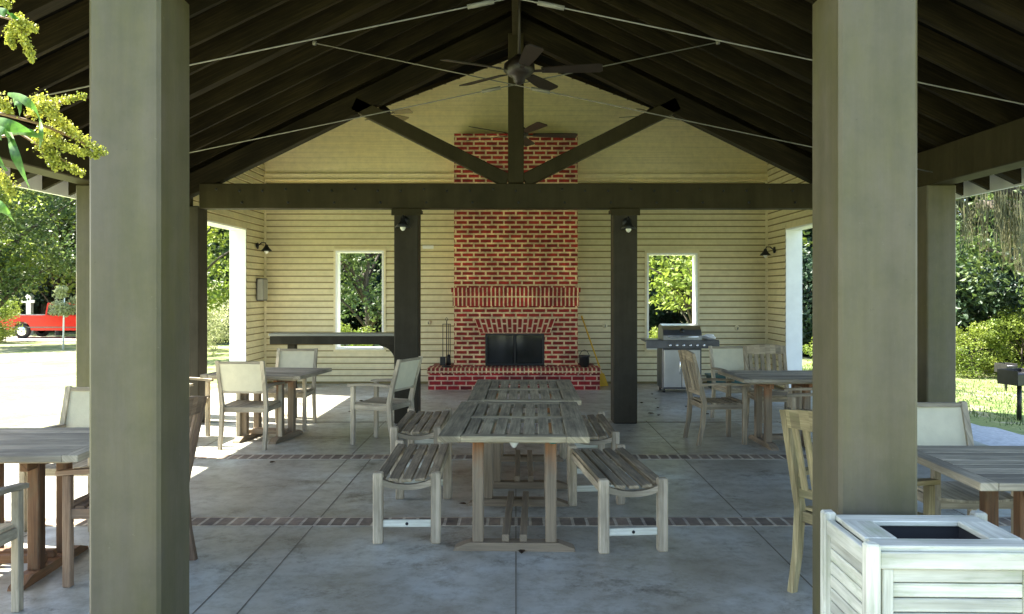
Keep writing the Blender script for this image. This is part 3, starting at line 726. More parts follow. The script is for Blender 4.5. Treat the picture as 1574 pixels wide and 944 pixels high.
def make_chair(name, label, cat_group, mat, H=0.90, slat=False, seatmat=None):
    W, D = 0.50, 0.46; hw = W / 2 - 0.022
    o = thing(name, label, 'chair', (0, 0, 0), 0, cat_group); m_ = M[mat]
    zl = 0.44; AH = 0.625
    lean = 0.115
    for s in (-1, 1):
        b = MB(0.004)
        b.bar((s * hw, D / 2 - 0.025, 0), (s * hw, D / 2 - 0.025, AH - 0.02), 0.040, 0.045, (0, 1, 0)); b.build('leg', m_, o)
        b = MB(0.004)
        P = [(-D / 2 - 0.055, 0), (-D / 2 - 0.015, 0.2), (-D / 2 + 0.005, zl), (-D / 2 - 0.035, 0.62), (-D / 2 - lean, H)]
        hwid = [0.019, 0.022, 0.025, 0.022, 0.016]
        poly = [(y - q, z) for (y, z), q in zip(P, hwid)] + [(y + q, z) for (y, z), q in zip(P, hwid)][::-1]
        b.prism(poly, 'x', s * hw - 0.018, s * hw + 0.018, lambda v: (v[2], v[0] + v[1])); b.build('leg', m_, o)
        # arm
        b = MB(0.004); ya = -D / 2 - 0.03; yb = D / 2 + 0.03; n = 6; last = None
        pts = [(s * hw, ya + (yb - ya) * i / n, AH + 0.012 * math.sin(math.pi * i / n) - 0.01 * (i / n)) for i in range(n + 1)]
        prof = [(p[1], p[2] + 0.012) for p in pts] + [(p[1], p[2] - 0.012) for p in pts][::-1]
        b.prism(prof, 'x', s * hw - 0.027, s * hw + 0.027, lambda v: (v[1], v[0] + v[2])); b.build('armrest', m_, o)
        b = MB(0.003); b.box((s * hw, 0, zl - 0.045), (0.022, D - 0.05, 0.055)); b.build('side_rail', m_, o)
    for yy in (D / 2 - 0.03, -D / 2 + 0.01):
        b = MB(0.003); b.box((0, yy, zl - 0.045), (W - 0.08, 0.022, 0.055)); b.build('seat_rail', m_, o)
    seat_mesh(W - 0.05, -D / 2 + 0.02, D / 2 + 0.01, zl, slat).build('seat', M[seatmat] if seatmat else m_, o)
    def by(z): return -D / 2 - 0.035 - (z - 0.62) / (H - 0.62) * (lean - 0.035) if z > 0.62 else -D / 2 + 0.005 - (z - zl) / (0.62 - zl) * 0.04
    if slat:
        b = MB(0.004); n = 8
        for i in range(n):
            xa = -hw - 0.02 + (2 * hw + 0.04) * i / n; xb = xa + (2 * hw + 0.04) / n
            za = H + 0.02 * math.sin(math.pi * i / n); zb = H + 0.02 * math.sin(math.pi * (i + 1) / n); yt = by(H); yl = by(H - 0.09)
            b._add([(xa, yt - .015, za), (xb, yt - .015, zb), (xb, yt + .015, zb), (xa, yt + .015, za), (xa, yl - .015, H - .09), (xb, yl - .015, H - .09), (xb, yl + .015, H - .09), (xa, yl + .015, H - .09)],
                   [(0, 1, 2, 3), (4, 7, 6, 5), (0, 4, 5, 1), (2, 6, 7, 3), (1, 5, 6, 2), (0, 3, 7, 4)], lambda v: (v[0], v[1] + v[2]))
        b.build('top_rail', m_, o)
        b = MB(0.003); b.bar((-hw, by(0.53), 0.53), (hw, by(0.53), 0.53), 0.02, 0.05, (0, 0, 1)); b.build('lower_rail', m_, o)
        b = MB(0.002)
        for i in range(6):
            x = -hw + 0.02 + (2 * hw - 0.04) * (i + .5) / 6; b.bar((x, by(0.54), 0.54), (x, by(H - 0.08), H - 0.08), 0.042, 0.012, (0, 1, 0))
        b.build('backrest', m_, o)
    else:
        b = MB(0.003); b.bar((-hw + .015, by(H - .02), H - 0.02), (hw - .015, by(H - .02), H - 0.02), 0.024, 0.028, (0, 0, 1)); b.build('back_rail', m_, o); b = MB(0.003)
        b.bar((-hw + .015, by(0.58), 0.58), (hw - .015, by(0.58), 0.58), 0.024, 0.03, (0, 0, 1)); b.build('back_rail', m_, o)
        b = MB(); n = 6; V = []; F = []
        for j in range(n + 1):
            z = 0.59 + (H - 0.03 - 0.59) * j / n
            for i in range(n + 1):
                x = -hw + 0.017 + (2 * hw - 0.034) * i / n; V.append((x, by(z) - 0.012 * (1 - (2 * i / n - 1) ** 2), z))
        m2 = len(V); V += [(x, y - 0.006, z) for x, y, z in V]
        for j in range(n):
            for i in range(n):
                q = (j * (n + 1) + i, j * (n + 1) + i + 1, (j + 1) * (n + 1) + i + 1, (j + 1) * (n + 1) + i)
                F.append(q); F.append(tuple(m2 + k_ for k_ in q[::-1]))
        for j in range(n):
            for c in (0, n): a_, b_ = j * (n + 1) + c, (j + 1) * (n + 1) + c; F.append((a_, b_, m2 + b_, m2 + a_))
        for i in range(n):
            for c in (0, n): a_, b_ = c * (n + 1) + i, c * (n + 1) + i + 1; F.append((a_, b_, m2 + b_, m2 + a_))
        b._add(V, F, lambda v: (v[0], v[2]), None, False); b.build('backrest', M['sling'], o)
    return o
GC = 'teak armchairs around the tables'
protos = {}
def chair(kind, x, y, fx, fy, label):
    if kind not in protos:
        spec = {'sling': ('teak_grey', 0.90, False, None), 'brown': ('teak_brown', 0.97, True, None), 'green': ('teak_green', 0.97, True, None),
                'grey_slat': ('teak', 0.95, True, None)}[kind]
        o = make_chair('sling_armchair' if kind == 'sling' else 'slatted_armchair', label, GC, spec[0], spec[1], spec[2], spec[3]); protos[kind] = o
    else: o = copy_tree(protos[kind])
    o["label"] = label; o.location = (x, y, 0); o.rotation_euler = (0, 0, face(fx, fy)); return o
chair('sling', -2.74, 8.46, 0.05, 1, 'grey teak armchair with its pale fabric back to the camera, at the far left table')
chair('sling', -2.66, 9.56, 0.0, -1, 'pale sling back armchair facing the camera between the far left table and bar counter')
chair('sling', -1.42, 8.60, -0.93, 0.37, 'teak armchair turned sideways, beside the left inner post and left benches')
chair('sling', -3.62, 8.75, 1, -0.1, 'armchair mostly hidden behind the near left post, beyond the far left table')
chair('brown', -2.21, 4.62, -1, 0.03, 'brown slatted armchair half hidden behind the near left post')
chair('sling', -2.72, 3.86, 0.0, 1, 'armchair cut off by the left edge, on the camera side of the near left table')
chair('sling', -3.05, 5.62, 0.0, -1, 'pale back armchair on the far side of the near left table')
chair('green', 1.83, 4.27, 0.86, 0.5, 'greenish slatted armchair tucked behind the near right post')
chair('sling', 2.60, 4.80, 0.0, -1, 'white backed armchair facing the camera behind the near right table')
chair('grey_slat', 2.15, 8.66, 1, 0.1, 'slatted armchair seen from its side, left of the far right table')
chair('grey_slat', 2.92, 9.22, 0, -1, 'slatted back armchair facing the camera beyond the far right table')
chair('sling', 2.74, 10.0, 0.15, -1, 'pale sling armchair furthest back, between the grill and far right table')
chair('grey_slat', 2.86, 7.80, -0.97, 0.25, 'slatted armchair on the camera side of the far right table')

def make_table(label, W, D, H, lx, ly, top, legm, slatted, group, fsz=0.038, under=0.0):
    """W along x, D along y; trestle pairs at y=+-ly when slatted else pairs along y at x=+-lx"""
    o = thing('teak_table', label, 'table', (0, 0, 0), 0, group)
    b = MB(0.004); zt = H - fsz / 2
    if slatted:
        sb = 0.145; n = 7; inner = W - 2 * sb; p = inner / n
        for s in (-1, 1): b.box((s * (W / 2 - sb / 2 - 0.004), 0, zt), (sb - 0.008, D, fsz))
        for s in (-1, 0, 1): b.box((0, s * (D / 2 - 0.045), zt - 0.0006 * s), (inner, 0.09 if s else 0.075, fsz - 0.002))
        for i in range(n):
            for s in (-1, 1):
                L_ = D / 2 - 0.09 - 0.0375; b.box((-inner / 2 + p * (i + .5), s * (0.0375 + L_ / 2), zt), (p - 0.020, L_, fsz - 0.006))
        for i in (-1, 1): b.box((0, i * D * 0.28, H - fsz - 0.014), (W - 0.1, 0.05, 0.022))
    else:
        n = 9; p = (D - 0.0) / n
        fr = 0.085
        for s in (-1, 1): b.box((s * (W / 2 - fr / 2), 0, zt), (fr - 0.003, D, fsz))
        for i in range(n): b.box((0, -D / 2 + p * (i + .5), zt + rnd.uniform(-.001, .001)), (W - 2 * fr, p - 0.004, fsz - 0.003))
        b.box((0, 0, H - fsz - 0.012), (W * 0.85, D * 0.8, 0.02))
    b.build('tabletop', M[top], o)
    for s in (-1, 1):
        b = MB(0.004)
        if slatted: b.box((0, s * ly + 0.002, H - fsz - 0.03), (2 * lx + 0.10, 0.045, 0.028))
        else: b.box((s * lx, 0, H - fsz - 0.055), (0.045, 2 * ly + 0.25, 0.06))
        b.build('apron', M['teak_top'] if slatted else M[legm], o)
    for sx in (-1, 1):
        for sy in (-1, 1):
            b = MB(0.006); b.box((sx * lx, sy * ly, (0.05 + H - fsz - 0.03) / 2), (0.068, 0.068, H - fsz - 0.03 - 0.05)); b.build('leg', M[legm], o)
    for s in (-1, 1):
        b = MB()
        hl = (2 * lx + 0.30) / 2 if slatted else (2 * ly + 0.42) / 2
        pr = [(-hl, 0.0), (hl, 0.0), (hl - 0.01, 0.02), (hl - 0.10, 0.052), (-hl + 0.10, 0.052), (-hl + 0.01, 0.02)]
        if slatted: b.prism(pr, 'y', s * ly - 0.045, s * ly + 0.045, lambda v: (v[0], v[1] + v[2]))
        else: b.prism(pr, 'x', s * lx - 0.04, s * lx + 0.04, lambda v: (v[1], v[0] + v[2]))
        b.build('foot', M[legm], o)
    b = MB(0.004)
    if slatted:
        for x in (-0.055, 0.055): b.box((x, 0, 0.075), (0.045, 2 * ly + 0.05, 0.045))
    else:
        for y in (-0.05, 0.05): b.box((0, y, 0.075), (2 * lx, 0.04, 0.045))
    b.build('stretcher', M[legm], o)
    return o
GT = 'slatted teak tables end to end'
t1 = make_table('long weathered slatted teak table nearest the camera, two benches drawn up', 0.915, 1.52, 0.74, 0.225, 0.52, 'teak_top', 'leg_teak', True, GT)
t1.location = (0.005, 5.555, 0); t1.rotation_euler = (0, 0, R(-1.5))
b = MB(); b.lathe([(0.028, 0), (0.03, -0.02), (0.012, -0.05)], (0.0, -0.62, 0.70), 12); b.build('hook', M['bulb'], t1)
b = MB(); b.lathe([(0.03, 0), (0.03, -0.012), (0.018, -0.024)], (0.235, -0.63, 0.70), 12); b.build('cap', M['tealcap'], t1)
t2 = copy_tree(t1); t2["label"] = 'slatted teak table further back, end on to the brick hearth'
t2.location = (0.07, 7.13, 0); t2.rotation_euler = (0, 0, R(-0.5))
for ch in [x for x in bpy.data.objects if x.parent == t2 and x.name.split('.')[0] in ('hook', 'cap')]: bpy.data.objects.remove(ch)
GS = 'square teak pedestal tables'
t3 = make_table('grey teak table at the far left, beside the tall white jamb', 1.10, 0.90, 0.725, 0.20, 0.15, 'teak_grey', 'leg_teak', False, GS)
t3.location = (-2.69, 8.85, 0); t3.rotation_euler = (0, 0, R(-8))
t4 = copy_tree(t3); t4["label"] = 'far right grey teak table, in front of the slatted chairs'; t4.location = (2.78, 8.50, 0); t4.rotation_euler = (0, 0, R(2))
t5 = make_table('brown legged teak table in the near left corner of the picture', 1.15, 0.90, 0.74, 0.20, 0.15, 'teak_grey', 'teak_rust', False, GS)
t5.location = (-2.88, 4.68, 0); t5.rotation_euler = (0, 0, R(2))
t6 = copy_tree(t5); t6["label"] = 'near right teak table behind the wooden trash bin'; t6.location = (2.66, 4.08, 0); t6.rotation_euler = (0, 0, R(-1))

def make_bench(label, topm):
    W, L_, H = 0.43, 1.16, 0.45
    o = thing('teak_bench', label, 'bench', (0, 0, 0), 0, 'backless teak benches')
    hw = W / 2 - 0.032
    for sx in (-1, 1):
        for sy in (-1, 1):
            b = MB(0.007); b.box((sx * hw, sy * (L_ / 2 - 0.03), H / 2), (0.062, 0.058, H)); b.build('leg', M['teak_pale2'], o)
    for sy in (-1, 1):
        b = MB(); n = 10; y = sy * (L_ / 2 - 0.03); x0, x1 = -hw + 0.031, hw - 0.031
        up = [(x0 + (x1 - x0) * i / n, H - 0.045 - 0.032 * (1 - (2 * i / n - 1) ** 2)) for i in range(n + 1)]
        dn = [(x0 + (x1 - x0) * i / n, H - 0.085 - 0.026 * (1 - (2 * i / n - 1) ** 2)) for i in range(n + 1)][::-1]
        b.prism(up + dn, 'y', y - 0.018, y + 0.018, lambda v: (v[0], v[1] + v[2])); b.build('end_rail', M['teak_pale2'], o)
        b = MB(0.003); b.box((0, y, 0.125), (2 * hw - 0.062, 0.02, 0.045)); st = b.build('stretcher', M['teak_pale'], o)
        b = MB(); b.lathe([(0.010, 0), (0.010, 0.004)], (0, y + sy * 0.0102 - (0.004 if sy > 0 else 0) * 0, 0.125), 10, mtx=Matrix.Rotation(R(90 if sy < 0 else -90), 3, 'X')); b.build('badge', M['black'], st)
    for sx in (-1, 1):
        b = MB(0.003); b.box((sx * hw, 0, H - 0.075), (0.026, L_ - 0.11, 0.05)); b.build('side_rail', M['teak_pale2'], o)
    b = MB(0.004); n = 5; p = (W - 0.015) / n
    for i in range(n):
        x = -W / 2 + 0.0075 + p * (i + .5); q = x / (W / 2)
        zz = H - 0.018 - 0.030 * (1 - q * q); edge = abs(i - 2) == 2
        ll = L_ - 0.125 if edge else L_ - 0.005
        b.box((x, 0, zz), (p - 0.020, ll, 0.02), Matrix.Rotation(-q * R(10), 3, 'Y'))
    b.build('seat', M[topm], o); return o
M['teak_pale2'] = mat_wood('light grey teak', srgb(144, 132, 110), srgb(184, 171, 147), srgb(212, 199, 176), 0.8, srgb(128, 118, 92))
M['teak_seat'] = mat_wood('dark grey teak slats', srgb(114, 102, 84), srgb(150, 137, 113), srgb(184, 168, 142), 0.82, srgb(90, 80, 64))
bn = make_bench('weathered bench at front left of the centre table', 'teak_seat'); bn.location = (-0.70, 5.71, 0); bn.rotation_euler = (0, 0, R(1))
for lab, x, y, rz in (('weathered bench at front right of the centre table, slightly askew', 0.66, 5.53, R(6)),
                      ('bench further back on the left, next to the sideways armchair', -0.845, 7.43, R(0)),
                      ('bench further back on the right, mostly hidden by the centre table', 0.63, 7.20, R(0))):
    q = copy_tree(bn); q["label"] = lab; q.location = (x, y, 0); q.rotation_euler = (0, 0, rz)

# ------------------------------------------------------------------ wooden bin at lower right
BH = 0.80
bi = thing('litter_bin', 'pale slatted wooden litter bin with a square hole in its lid', 'litter bin', (1.37, 2.70, 0), R(-1.2))
W, D = 0.54, 0.38
for sx in (-1, 1):
    for sy in (-1, 1):
        b = MB(0.006); b.box((sx * (W / 2 - 0.006), sy * (D / 2 - 0.006), (BH + 0.018) / 2), (0.044, 0.044, BH + 0.018)); b.build('corner_post', M['teak_pale'], bi)
for s in (-1, 1):
    b = MB(0.003); z = BH - 0.028 - 0.03
    b.box((0, s * (D / 2 - 0.004), BH - 0.033), (W - 0.056, 0.026, 0.052))
    for sx in (-1, 1): b.box((sx * (W / 2 - 0.053), s * (D / 2 - 0.006), 0.37), (0.034, 0.022, 0.74))
    z = BH - 0.062 - 0.020
    while z > 0.08: b.box((0, s * (D / 2 - 0.012), z), (W - 0.14, 0.016, 0.042)); z -= 0.046
    b.build('slat_panel', M['teak_pale'], bi)
    b = MB(0.003); b.box((s * (W / 2 - 0.004), 0, BH - 0.033), (0.026, D - 0.056, 0.052))
    z = BH - 0.062 - 0.020
    while z > 0.08: b.box((s * (W / 2 - 0.012), 0, z), (0.016, D - 0.06, 0.042)); z -= 0.046
    b.build('slat_panel', M['teak_pale'], bi)
b = MB(0.003); ox, oy = 0.145, 0.098; zt = BH - 0.002
b.box((0, -(D / 2 - 0.012 + oy) / 2, zt), (2 * W / 2 - 0.05, D / 2 - 0.012 - oy, 0.018)) ; b.box((0, (D / 2 - 0.012 + oy) / 2, zt), (W - 0.05, D / 2 - 0.012 - oy, 0.018))
for s in (-1, 1): b.box((s * (W / 2 - 0.02 + ox) / 2, 0, zt + 0.0015), (W / 2 - 0.02 - ox, 2 * oy - 0.002, 0.018))
b.build('lid', M['teak_pale'], bi)
b = MB()
for s in (-1, 1):
    b.box((0, s * (oy + 0.012), BH - 0.12), (2 * ox + 0.03, 0.006, 0.22), bev=0); b.box((s * (ox + 0.012), 0, BH - 0.12), (0.006, 2 * oy + 0.018, 0.22), bev=0)
b.box((0, 0, BH - 0.42), (W - 0.08, D - 0.08, 0.01), bev=0); b.build('liner', M['tyre'], bi)

# ------------------------------------------------------------------ barbecue
gr = thing('gas_grill', 'stainless gas grill under the right back window', 'grill', (2.60, 12.95, 0))
b = MB(0.008); b.box((0, 0.02, 0.38), (0.62, 0.46, 0.64)); b.build('cabinet', M['darksteel'], gr)
for s in (-1, 1):
    b = MB(0.004); b.box((s * 0.145, -0.218, 0.38), (0.275, 0.012, 0.58)); d = b.build('door', M['steel'], gr)
    b = MB(); b.tube([(s * 0.035, -0.235, 0.52), (s * 0.035, -0.25, 0.50), (s * 0.035, -0.25, 0.32), (s * 0.035, -0.235, 0.30)], 0.008, 8); b.build('handle', M['chrome'], d)
b = MB(0.006); b.box((0, -0.01, 0.765), (0.66, 0.50, 0.13)); b.build('firebox', M['darksteel'], gr)
b = MB(0.004); b.box((0, -0.275, 0.76), (1.14, 0.03, 0.115)); b.build('control_panel', M['darksteel'], gr)
for i in range(6):
    b = MB(); b.lathe([(0.022, 0), (0.02, 0.02), (0.01, 0.024)], (-0.20 + i * 0.105, -0.29, 0.75), 12, mtx=Matrix.Rotation(R(90), 3, 'X')); b.build('knob', M['chrome'], gr)
for s in (-1, 1):
    b = MB(0.006); b.box((s * 0.455, -0.01, 0.815), (0.24, 0.48, 0.035)); b.build('side_shelf', M['darksteel'], gr)
b = MB(); pr = [(-0.26, 0.83), (-0.265, 0.90), (-0.22, 0.99), (-0.12, 1.05), (0.02, 1.075), (0.15, 1.05), (0.22, 0.97), (0.23, 0.83)]
b.prism(pr, 'x', -0.30, 0.30); b.build('lid', M['steel'], gr)
lidx = [o for o in bpy.data.objects if o.parent == gr and o.name.startswith('lid')][0]
b = MB(); b.tube([(-0.24, -0.27, 0.885), (-0.24, -0.305, 0.88), (0.24, -0.305, 0.88), (0.24, -0.27, 0.885)], 0.011, 8); b.build('handle', M['chrome'], lidx)
b = MB(); b.lathe([(0.04, 0), (0.04, 0.006)], (0, -0.235, 0.975), 12, mtx=Matrix.Rotation(R(60), 3, 'X')); b.build('thermometer', M['black'], lidx)
for sx in (-1, 1):
    for sy in (-1, 1):
        b = MB(); b.lathe([(0.028, -0.012), (0.03, 0), (0.028, 0.012)], (sx * 0.27, 0.02 + sy * 0.18, 0.03), 12, mtx=Matrix.Rotation(R(90), 3, 'Y')); b.build('wheel', M['tyre'], gr)
b = MB(); b.bm.free(); b = MB()
bmesh.ops.create_icosphere(b.bm, subdivisions=3, radius=0.085)
for v_ in b.bm.verts:
    v_.co = Vector((v_.co.x * 1.3, v_.co.y, v_.co.z * 0.5)) * (1 + 0.45 * noise.noise(v_.co * 16))
tag(b.build('paper_bag', M['paper'], loc=(3.06, 12.86, 0.872)), 'crumpled white bag lying on the right shelf of the gas grill', 'bag')
tb_ = thing('storage_tub', 'low dark teal tub on the floor right of the gas grill', 'tub', (3.45, 13.35, 0))
b = MB(); b.prism([(-0.26, 0.0), (0.26, 0.0), (0.29, 0.20), (-0.29, 0.20)], 'y', -0.18, 0.18); b.build('body', M['teal'], tb_)
b = MB(0.008); b.box((0, 0, 0.215), (0.62, 0.40, 0.03)); b.build('lid', M['teal'], tb_)

# dead leaves on the slab
lf = None
for i in range(26):
    x, y = rnd.choice([(rnd.uniform(1.6, 3.6), rnd.uniform(10.1, 12.6)), (rnd.uniform(-3.4, -1.6), rnd.uniform(10.2, 12.4)), (rnd.uniform(-2.5, 2.5), rnd.uniform(4.3, 9.5))])
    if lf is None:
        b = MB(); pr = [(-0.035, 0), (-0.02, 0.016), (0.0, 0.022), (0.022, 0.014), (0.04, 0), (0.022, -0.014), (0, -0.022), (-0.02, -0.016)]
        b._add([(x_, y_, 0.004 + 0.012 * abs(y_) / 0.02 + 0.006 * (abs(x_) / .04)) for x_, y_ in pr] + [(0, 0, 0.004)], [(j, (j + 1) % 8, 8) for j in range(8)], lambda v: (v[0], v[1]))
        lf = b.build('dead_leaf', M['deadleaf']); o = lf
    else: o = lf.copy(); COL.objects.link(o)
    tag(o, 'small curled brown leaf lying on the concrete floor', 'leaf', 'dead leaves on the floor')
    o.location = (x, y, 0.002); o.rotation_euler = (0, 0, rnd.uniform(0, 6.28)); sc_ = rnd.uniform(0.7, 1.2); o.scale = (sc_,) * 3

# ------------------------------------------------------------------ outside: park grills, pickup, white post
def park_grill(x, y, zb, ht, label, wd=0.46):
    o = thing('park_grill', label, 'park grill', (x, y, zb), R(15), 'black charcoal grills on posts')
    b = MB(); b.tube([(0, 0, -0.1), (0, 0, ht - 0.18)], 0.035, 10); b.build('post', M['black'], o)
    b = MB(0.006)
    b.box((0, 0, ht - 0.21), (wd, 0.38, 0.02)); b.box((0, 0.185, ht - 0.10), (wd, 0.012, 0.22))
    for s in (-1, 1): b.box((s * (wd / 2 - 0.006), 0, ht - 0.10), (0.012, 0.38, 0.22))
    b.box((0, -0.185, ht - 0.13), (wd, 0.012, 0.16)); b.build('firebox', M['black'], o)
    b = MB()
    for i in range(9): b.tube([(-wd / 2 + 0.03 + i * (wd - 0.06) / 8, -0.18, ht - 0.05), (-wd / 2 + 0.03 + i * (wd - 0.06) / 8, 0.18, ht - 0.05)], 0.005, 6)
    b.build('grate', M['darksteel'], o)
    b = MB(); b.box((0.03, -0.194, ht - 0.13), (0.05, 0.004, 0.07), bev=0); b.build('emblem', M['greybox'], o)
park_grill(7.80, 12.6, gz(7.8, 12.6), 0.78, 'black box grill on a post by the gravel, at the right edge')
park_grill(12.35, 20.5, gz(12.35, 20.5), 0.70, 'small distant black grill on a post across the lawn', 0.34)

pk = thing('pickup_truck', 'red pickup truck parked across the sunny lawn at far left', 'pickup truck', (-22.75, 41.0, gz(-22.7, 41) + 0.03), R(180))
# local: truck faces -x, length 5.4 -> x from -2.7 to 2.7
b = MB()
side = [(-2.70, 0.42), (-2.68, 0.86), (-2.55, 1.00), (-1.30, 1.10), (-1.20, 1.14), (2.66, 1.14), (2.70, 0.50)]
arch = lambda cx: [(cx + 0.44 * math.cos(R(a)), 0.40 + 0.44 * math.sin(R(a))) for a in range(0, 181, 20)]
under = [(2.70, 0.50), (2.30, 0.42)] + arch(1.60) + [(-1.25 + 0.0, 0.40)] + arch(-1.70)[0:] + [(-2.55, 0.40)]
poly = side[:-1] + under
b.prism(poly, 'y', -0.92, 0.92); body = b.build('body', M['red'], pk)
b = MB(); b.prism([(-1.50, 1.13), (-0.90, 1.74), (0.40, 1.76), (0.52, 1.13)], 'y', -0.82, 0.82); cab = b.build('cab', M['red'], pk)
for s in (-1, 1):
    b = MB(); b.prism([(-1.30, 1.18), (-0.83, 1.66), (-0.38, 1.67), (-0.38, 1.18)], 'y', s * 0.822, s * 0.828); b.build('side_window', M['darkglass'], cab)
    b = MB(); b.prism([(-0.31, 1.18), (-0.31, 1.67), (0.33, 1.67), (0.42, 1.18)], 'y', s * 0.822, s * 0.828); b.build('side_window', M['darkglass'], cab)
for x in (-1.70, 1.60):
    for s in (-1, 1):
        b = MB(); b.lathe([(0.33, -0.11), (0.37, -0.08), (0.37, 0.08), (0.33, 0.11)], (x, s * 0.83, 0.37), 24, mtx=Matrix.Rotation(R(90), 3, 'X')); wh = b.build('wheel', M['tyre'], pk)
        b = MB(); b.lathe([(0.21, -0.115), (0.24, -0.10), (0.24, 0.10), (0.21, 0.115)], (x, s * 0.835, 0.37), 18, mtx=Matrix.Rotation(R(90), 3, 'X')); b.build('rim', M['chrome'], wh)
for s in (-1, 1):
    b = MB(0.01); b.box((-2.69, s * 0.70, 0.78), (0.06, 0.28, 0.16)); b.build('headlight', M['bulb'], pk)
    b = MB(0.01); b.box((2.70, s * 0.82, 0.92), (0.05, 0.12, 0.26)); b.build('tail_light', M['red'], pk)
for s in (-1, 1):
    b = MB(); b.box((-0.62, s * 0.921, 0.80), (0.93, 0.006, 0.62), bev=0); b.build('door', M['red'], pk)
    b = MB(); b.box((0.3, s * 0.925, 0.56), (5.0, 0.008, 0.05), bev=0); b.build('side_moulding', M['darksteel'], pk)
b = MB(0.02); b.box((1.60, 0, 1.142), (1.9, 1.6, 0.02)); b.build('bed_cover', M['tyre'], pk)
b = MB(0.02); b.box((-2.74, 0, 0.50), (0.14, 1.84, 0.18)); b.box((2.76, 0, 0.52), (0.14, 1.8, 0.16)); b.build('bumper', M['darksteel'], pk)
b = MB(0.008); b.box((-2.70, 0, 0.78), (0.04, 1.0, 0.2)); b.build('grille', M['darksteel'], pk)
b = MB(0.005); b.box((-0.9, -0.98, 1.20), (0.10, 0.12, 0.14)); b.build('mirror', M['red'], pk)

wp = thing('signpost', 'white wooden post with a crossarm standing behind the red pickup', 'signpost', (-26.6, 44.5, gz(-26.6, 44.5)))
b = MB(0.01); b.box((0, 0, 1.05), (0.26, 0.26, 2.1)); b.build('post', M['white'], wp)
b = MB(0.01); b.box((0.0, -0.14, 1.85), (0.72, 0.06, 0.16)); b.build('crossarm', M['white'], wp)
b = MB(0.01); b.prism([(-0.18, 2.1), (0.18, 2.1), (0, 2.28)], 'y', -0.18, 0.18); b.build('cap', M['white'], wp)

# ------------------------------------------------------------------ vegetation
def leaves(b, pts, size, rg, ws=0.55):
    """one leaf quad at each point"""
    bm = b.bm; uv = b.uv
    for p in pts:
        s = size * rg.uniform(0.6, 1.35)
        a = Vector((rg.gauss(0, 1), rg.gauss(0, 1), rg.gauss(0, .8))).normalized()
        c = a.cross(Vector((rg.gauss(0, 1), rg.gauss(0, 1), rg.gauss(0, 1)))).normalized()
        n_ = a.cross(c)
        v = [bm.verts.new(p + a * s), bm.verts.new(p + c * s * ws + n_ * s * .15), bm.verts.new(p - a * s), bm.verts.new(p - c * s * ws + n_ * s * .15)]
        bm.faces.new(v)
def clump_pts(rg, c, r, n):
    out = []
    for _ in range(n):
        d = Vector((rg.gauss(0, 1), rg.gauss(0, 1), rg.gauss(0, 1))).normalized() * r * (rg.random() ** 0.45)
        out.append(c + Vector((d.x, d.y, d.z * 0.7)))
    return out
def tree_proto(seed, H, cr, trunk_r, nclump, per, leaf, lsize, c0=0.3, lean=0.0):
    rg = random.Random(seed)
    tb2 = MB(); pts = []; x = y = 0
    for i in range(7):
        pts.append((x, y, H * 0.72 * i / 6)); x += rg.uniform(-.12, .12) * H / 8 + lean; y += rg.uniform(-.1, .1) * H / 8
    tb2.tube([Vector((0, 0, -0.3))] + [Vector(p) for p in pts], [trunk_r * 1.5, trunk_r * 1.25] + [trunk_r * (1 - 0.13 * i) for i in range(1, 7)], 9)
    cl = MB(); ends = []
    for i in range(nclump):
        z = H * (c0 + (1 - c0) * (i + rg.random()) / nclump); f = (z / H - c0) / (1 - c0)
        rr = cr * (math.sin(math.pi * (0.12 + 0.80 * f)) ** 0.7) * rg.uniform(0.35, 1.0); an = rg.uniform(0, 6.283)
        c = Vector((rr * math.cos(an) + lean * 5, rr * math.sin(an), z)); ends.append(c)
        pts_ = clump_pts(rg, c, cr * rg.uniform(0.22, 0.42), per); leaves(cl, pts_, lsize, rg)
    for c in ends[::max(1, len(ends) // 12)]:
        k0 = min(5, max(1, int(c.z / (H * .72) * 5) - 1)); p0 = Vector(pts[k0]); mid = p0.lerp(c, .5) + Vector((0, 0, 0.08 * H * rg.random()))
        tb2.tube([p0, mid, c], [trunk_r * .45, trunk_r * .28, trunk_r * .1], 6)
    return tb2, cl
def make_tree(name, label, cat, loc, sc, rz, protoid, group=None):
    if protoid not in TP:
        seed, H, cr, tr, nc, per, leaf, ls, c0 = TSPEC[protoid]
        a, c = tree_proto(seed, H, cr, tr, nc, per, leaf, ls, c0)
        o = thing(name, label, cat, loc, rz, group); a.build('trunk', M['bark'], o); c.build('crown', M[leaf], o); TP[protoid] = o
    else:
        o = copy_tree(TP[protoid]); o.name = name; o["label"] = label; o["category"] = cat
        if group: o["group"] = group
    o.location = loc; o.scale = (sc, sc, sc); o.rotation_euler = (0, 0, rz); return o
TP = {}
TSPEC = {
 'dark1': (1, 11, 3.6, 0.26, 60, 230, 'leaf_dark', 0.115, 0.22), 'dark2': (2, 12, 3.2, 0.22, 58, 230, 'leaf_dark', 0.11, 0.15),
 'mid1': (3, 9, 3.4, 0.24, 56, 220, 'leaf_mid', 0.10, 0.25), 'mid2': (4, 7, 2.6, 0.16, 40, 190, 'leaf_mid', 0.085, 0.2),
 'bright1': (5, 5.5, 2.2, 0.10, 34, 150, 'leaf_bright', 0.085, 0.30), 'bush': (6, 1.6, 1.1, 0.04, 34, 200, 'leaf_bright', 0.038, 0.05),
 'palebush': (7, 1.7, 1.1, 0.04, 30, 190, 'leaf_pale', 0.038, 0.08), 'darkbush': (8, 3.0, 2.2, 0.08, 46, 260, 'leaf_dark', 0.075, 0.02),
}
KIND = {'dark1': 'broad dark green tree', 'dark2': 'tall dark green tree', 'mid1': 'mid green round tree', 'mid2': 'small mid green tree', 'bright1': 'yellow green sapling tree',
        'darkbush': 'dark understorey bush'}
rt = random.Random(5)
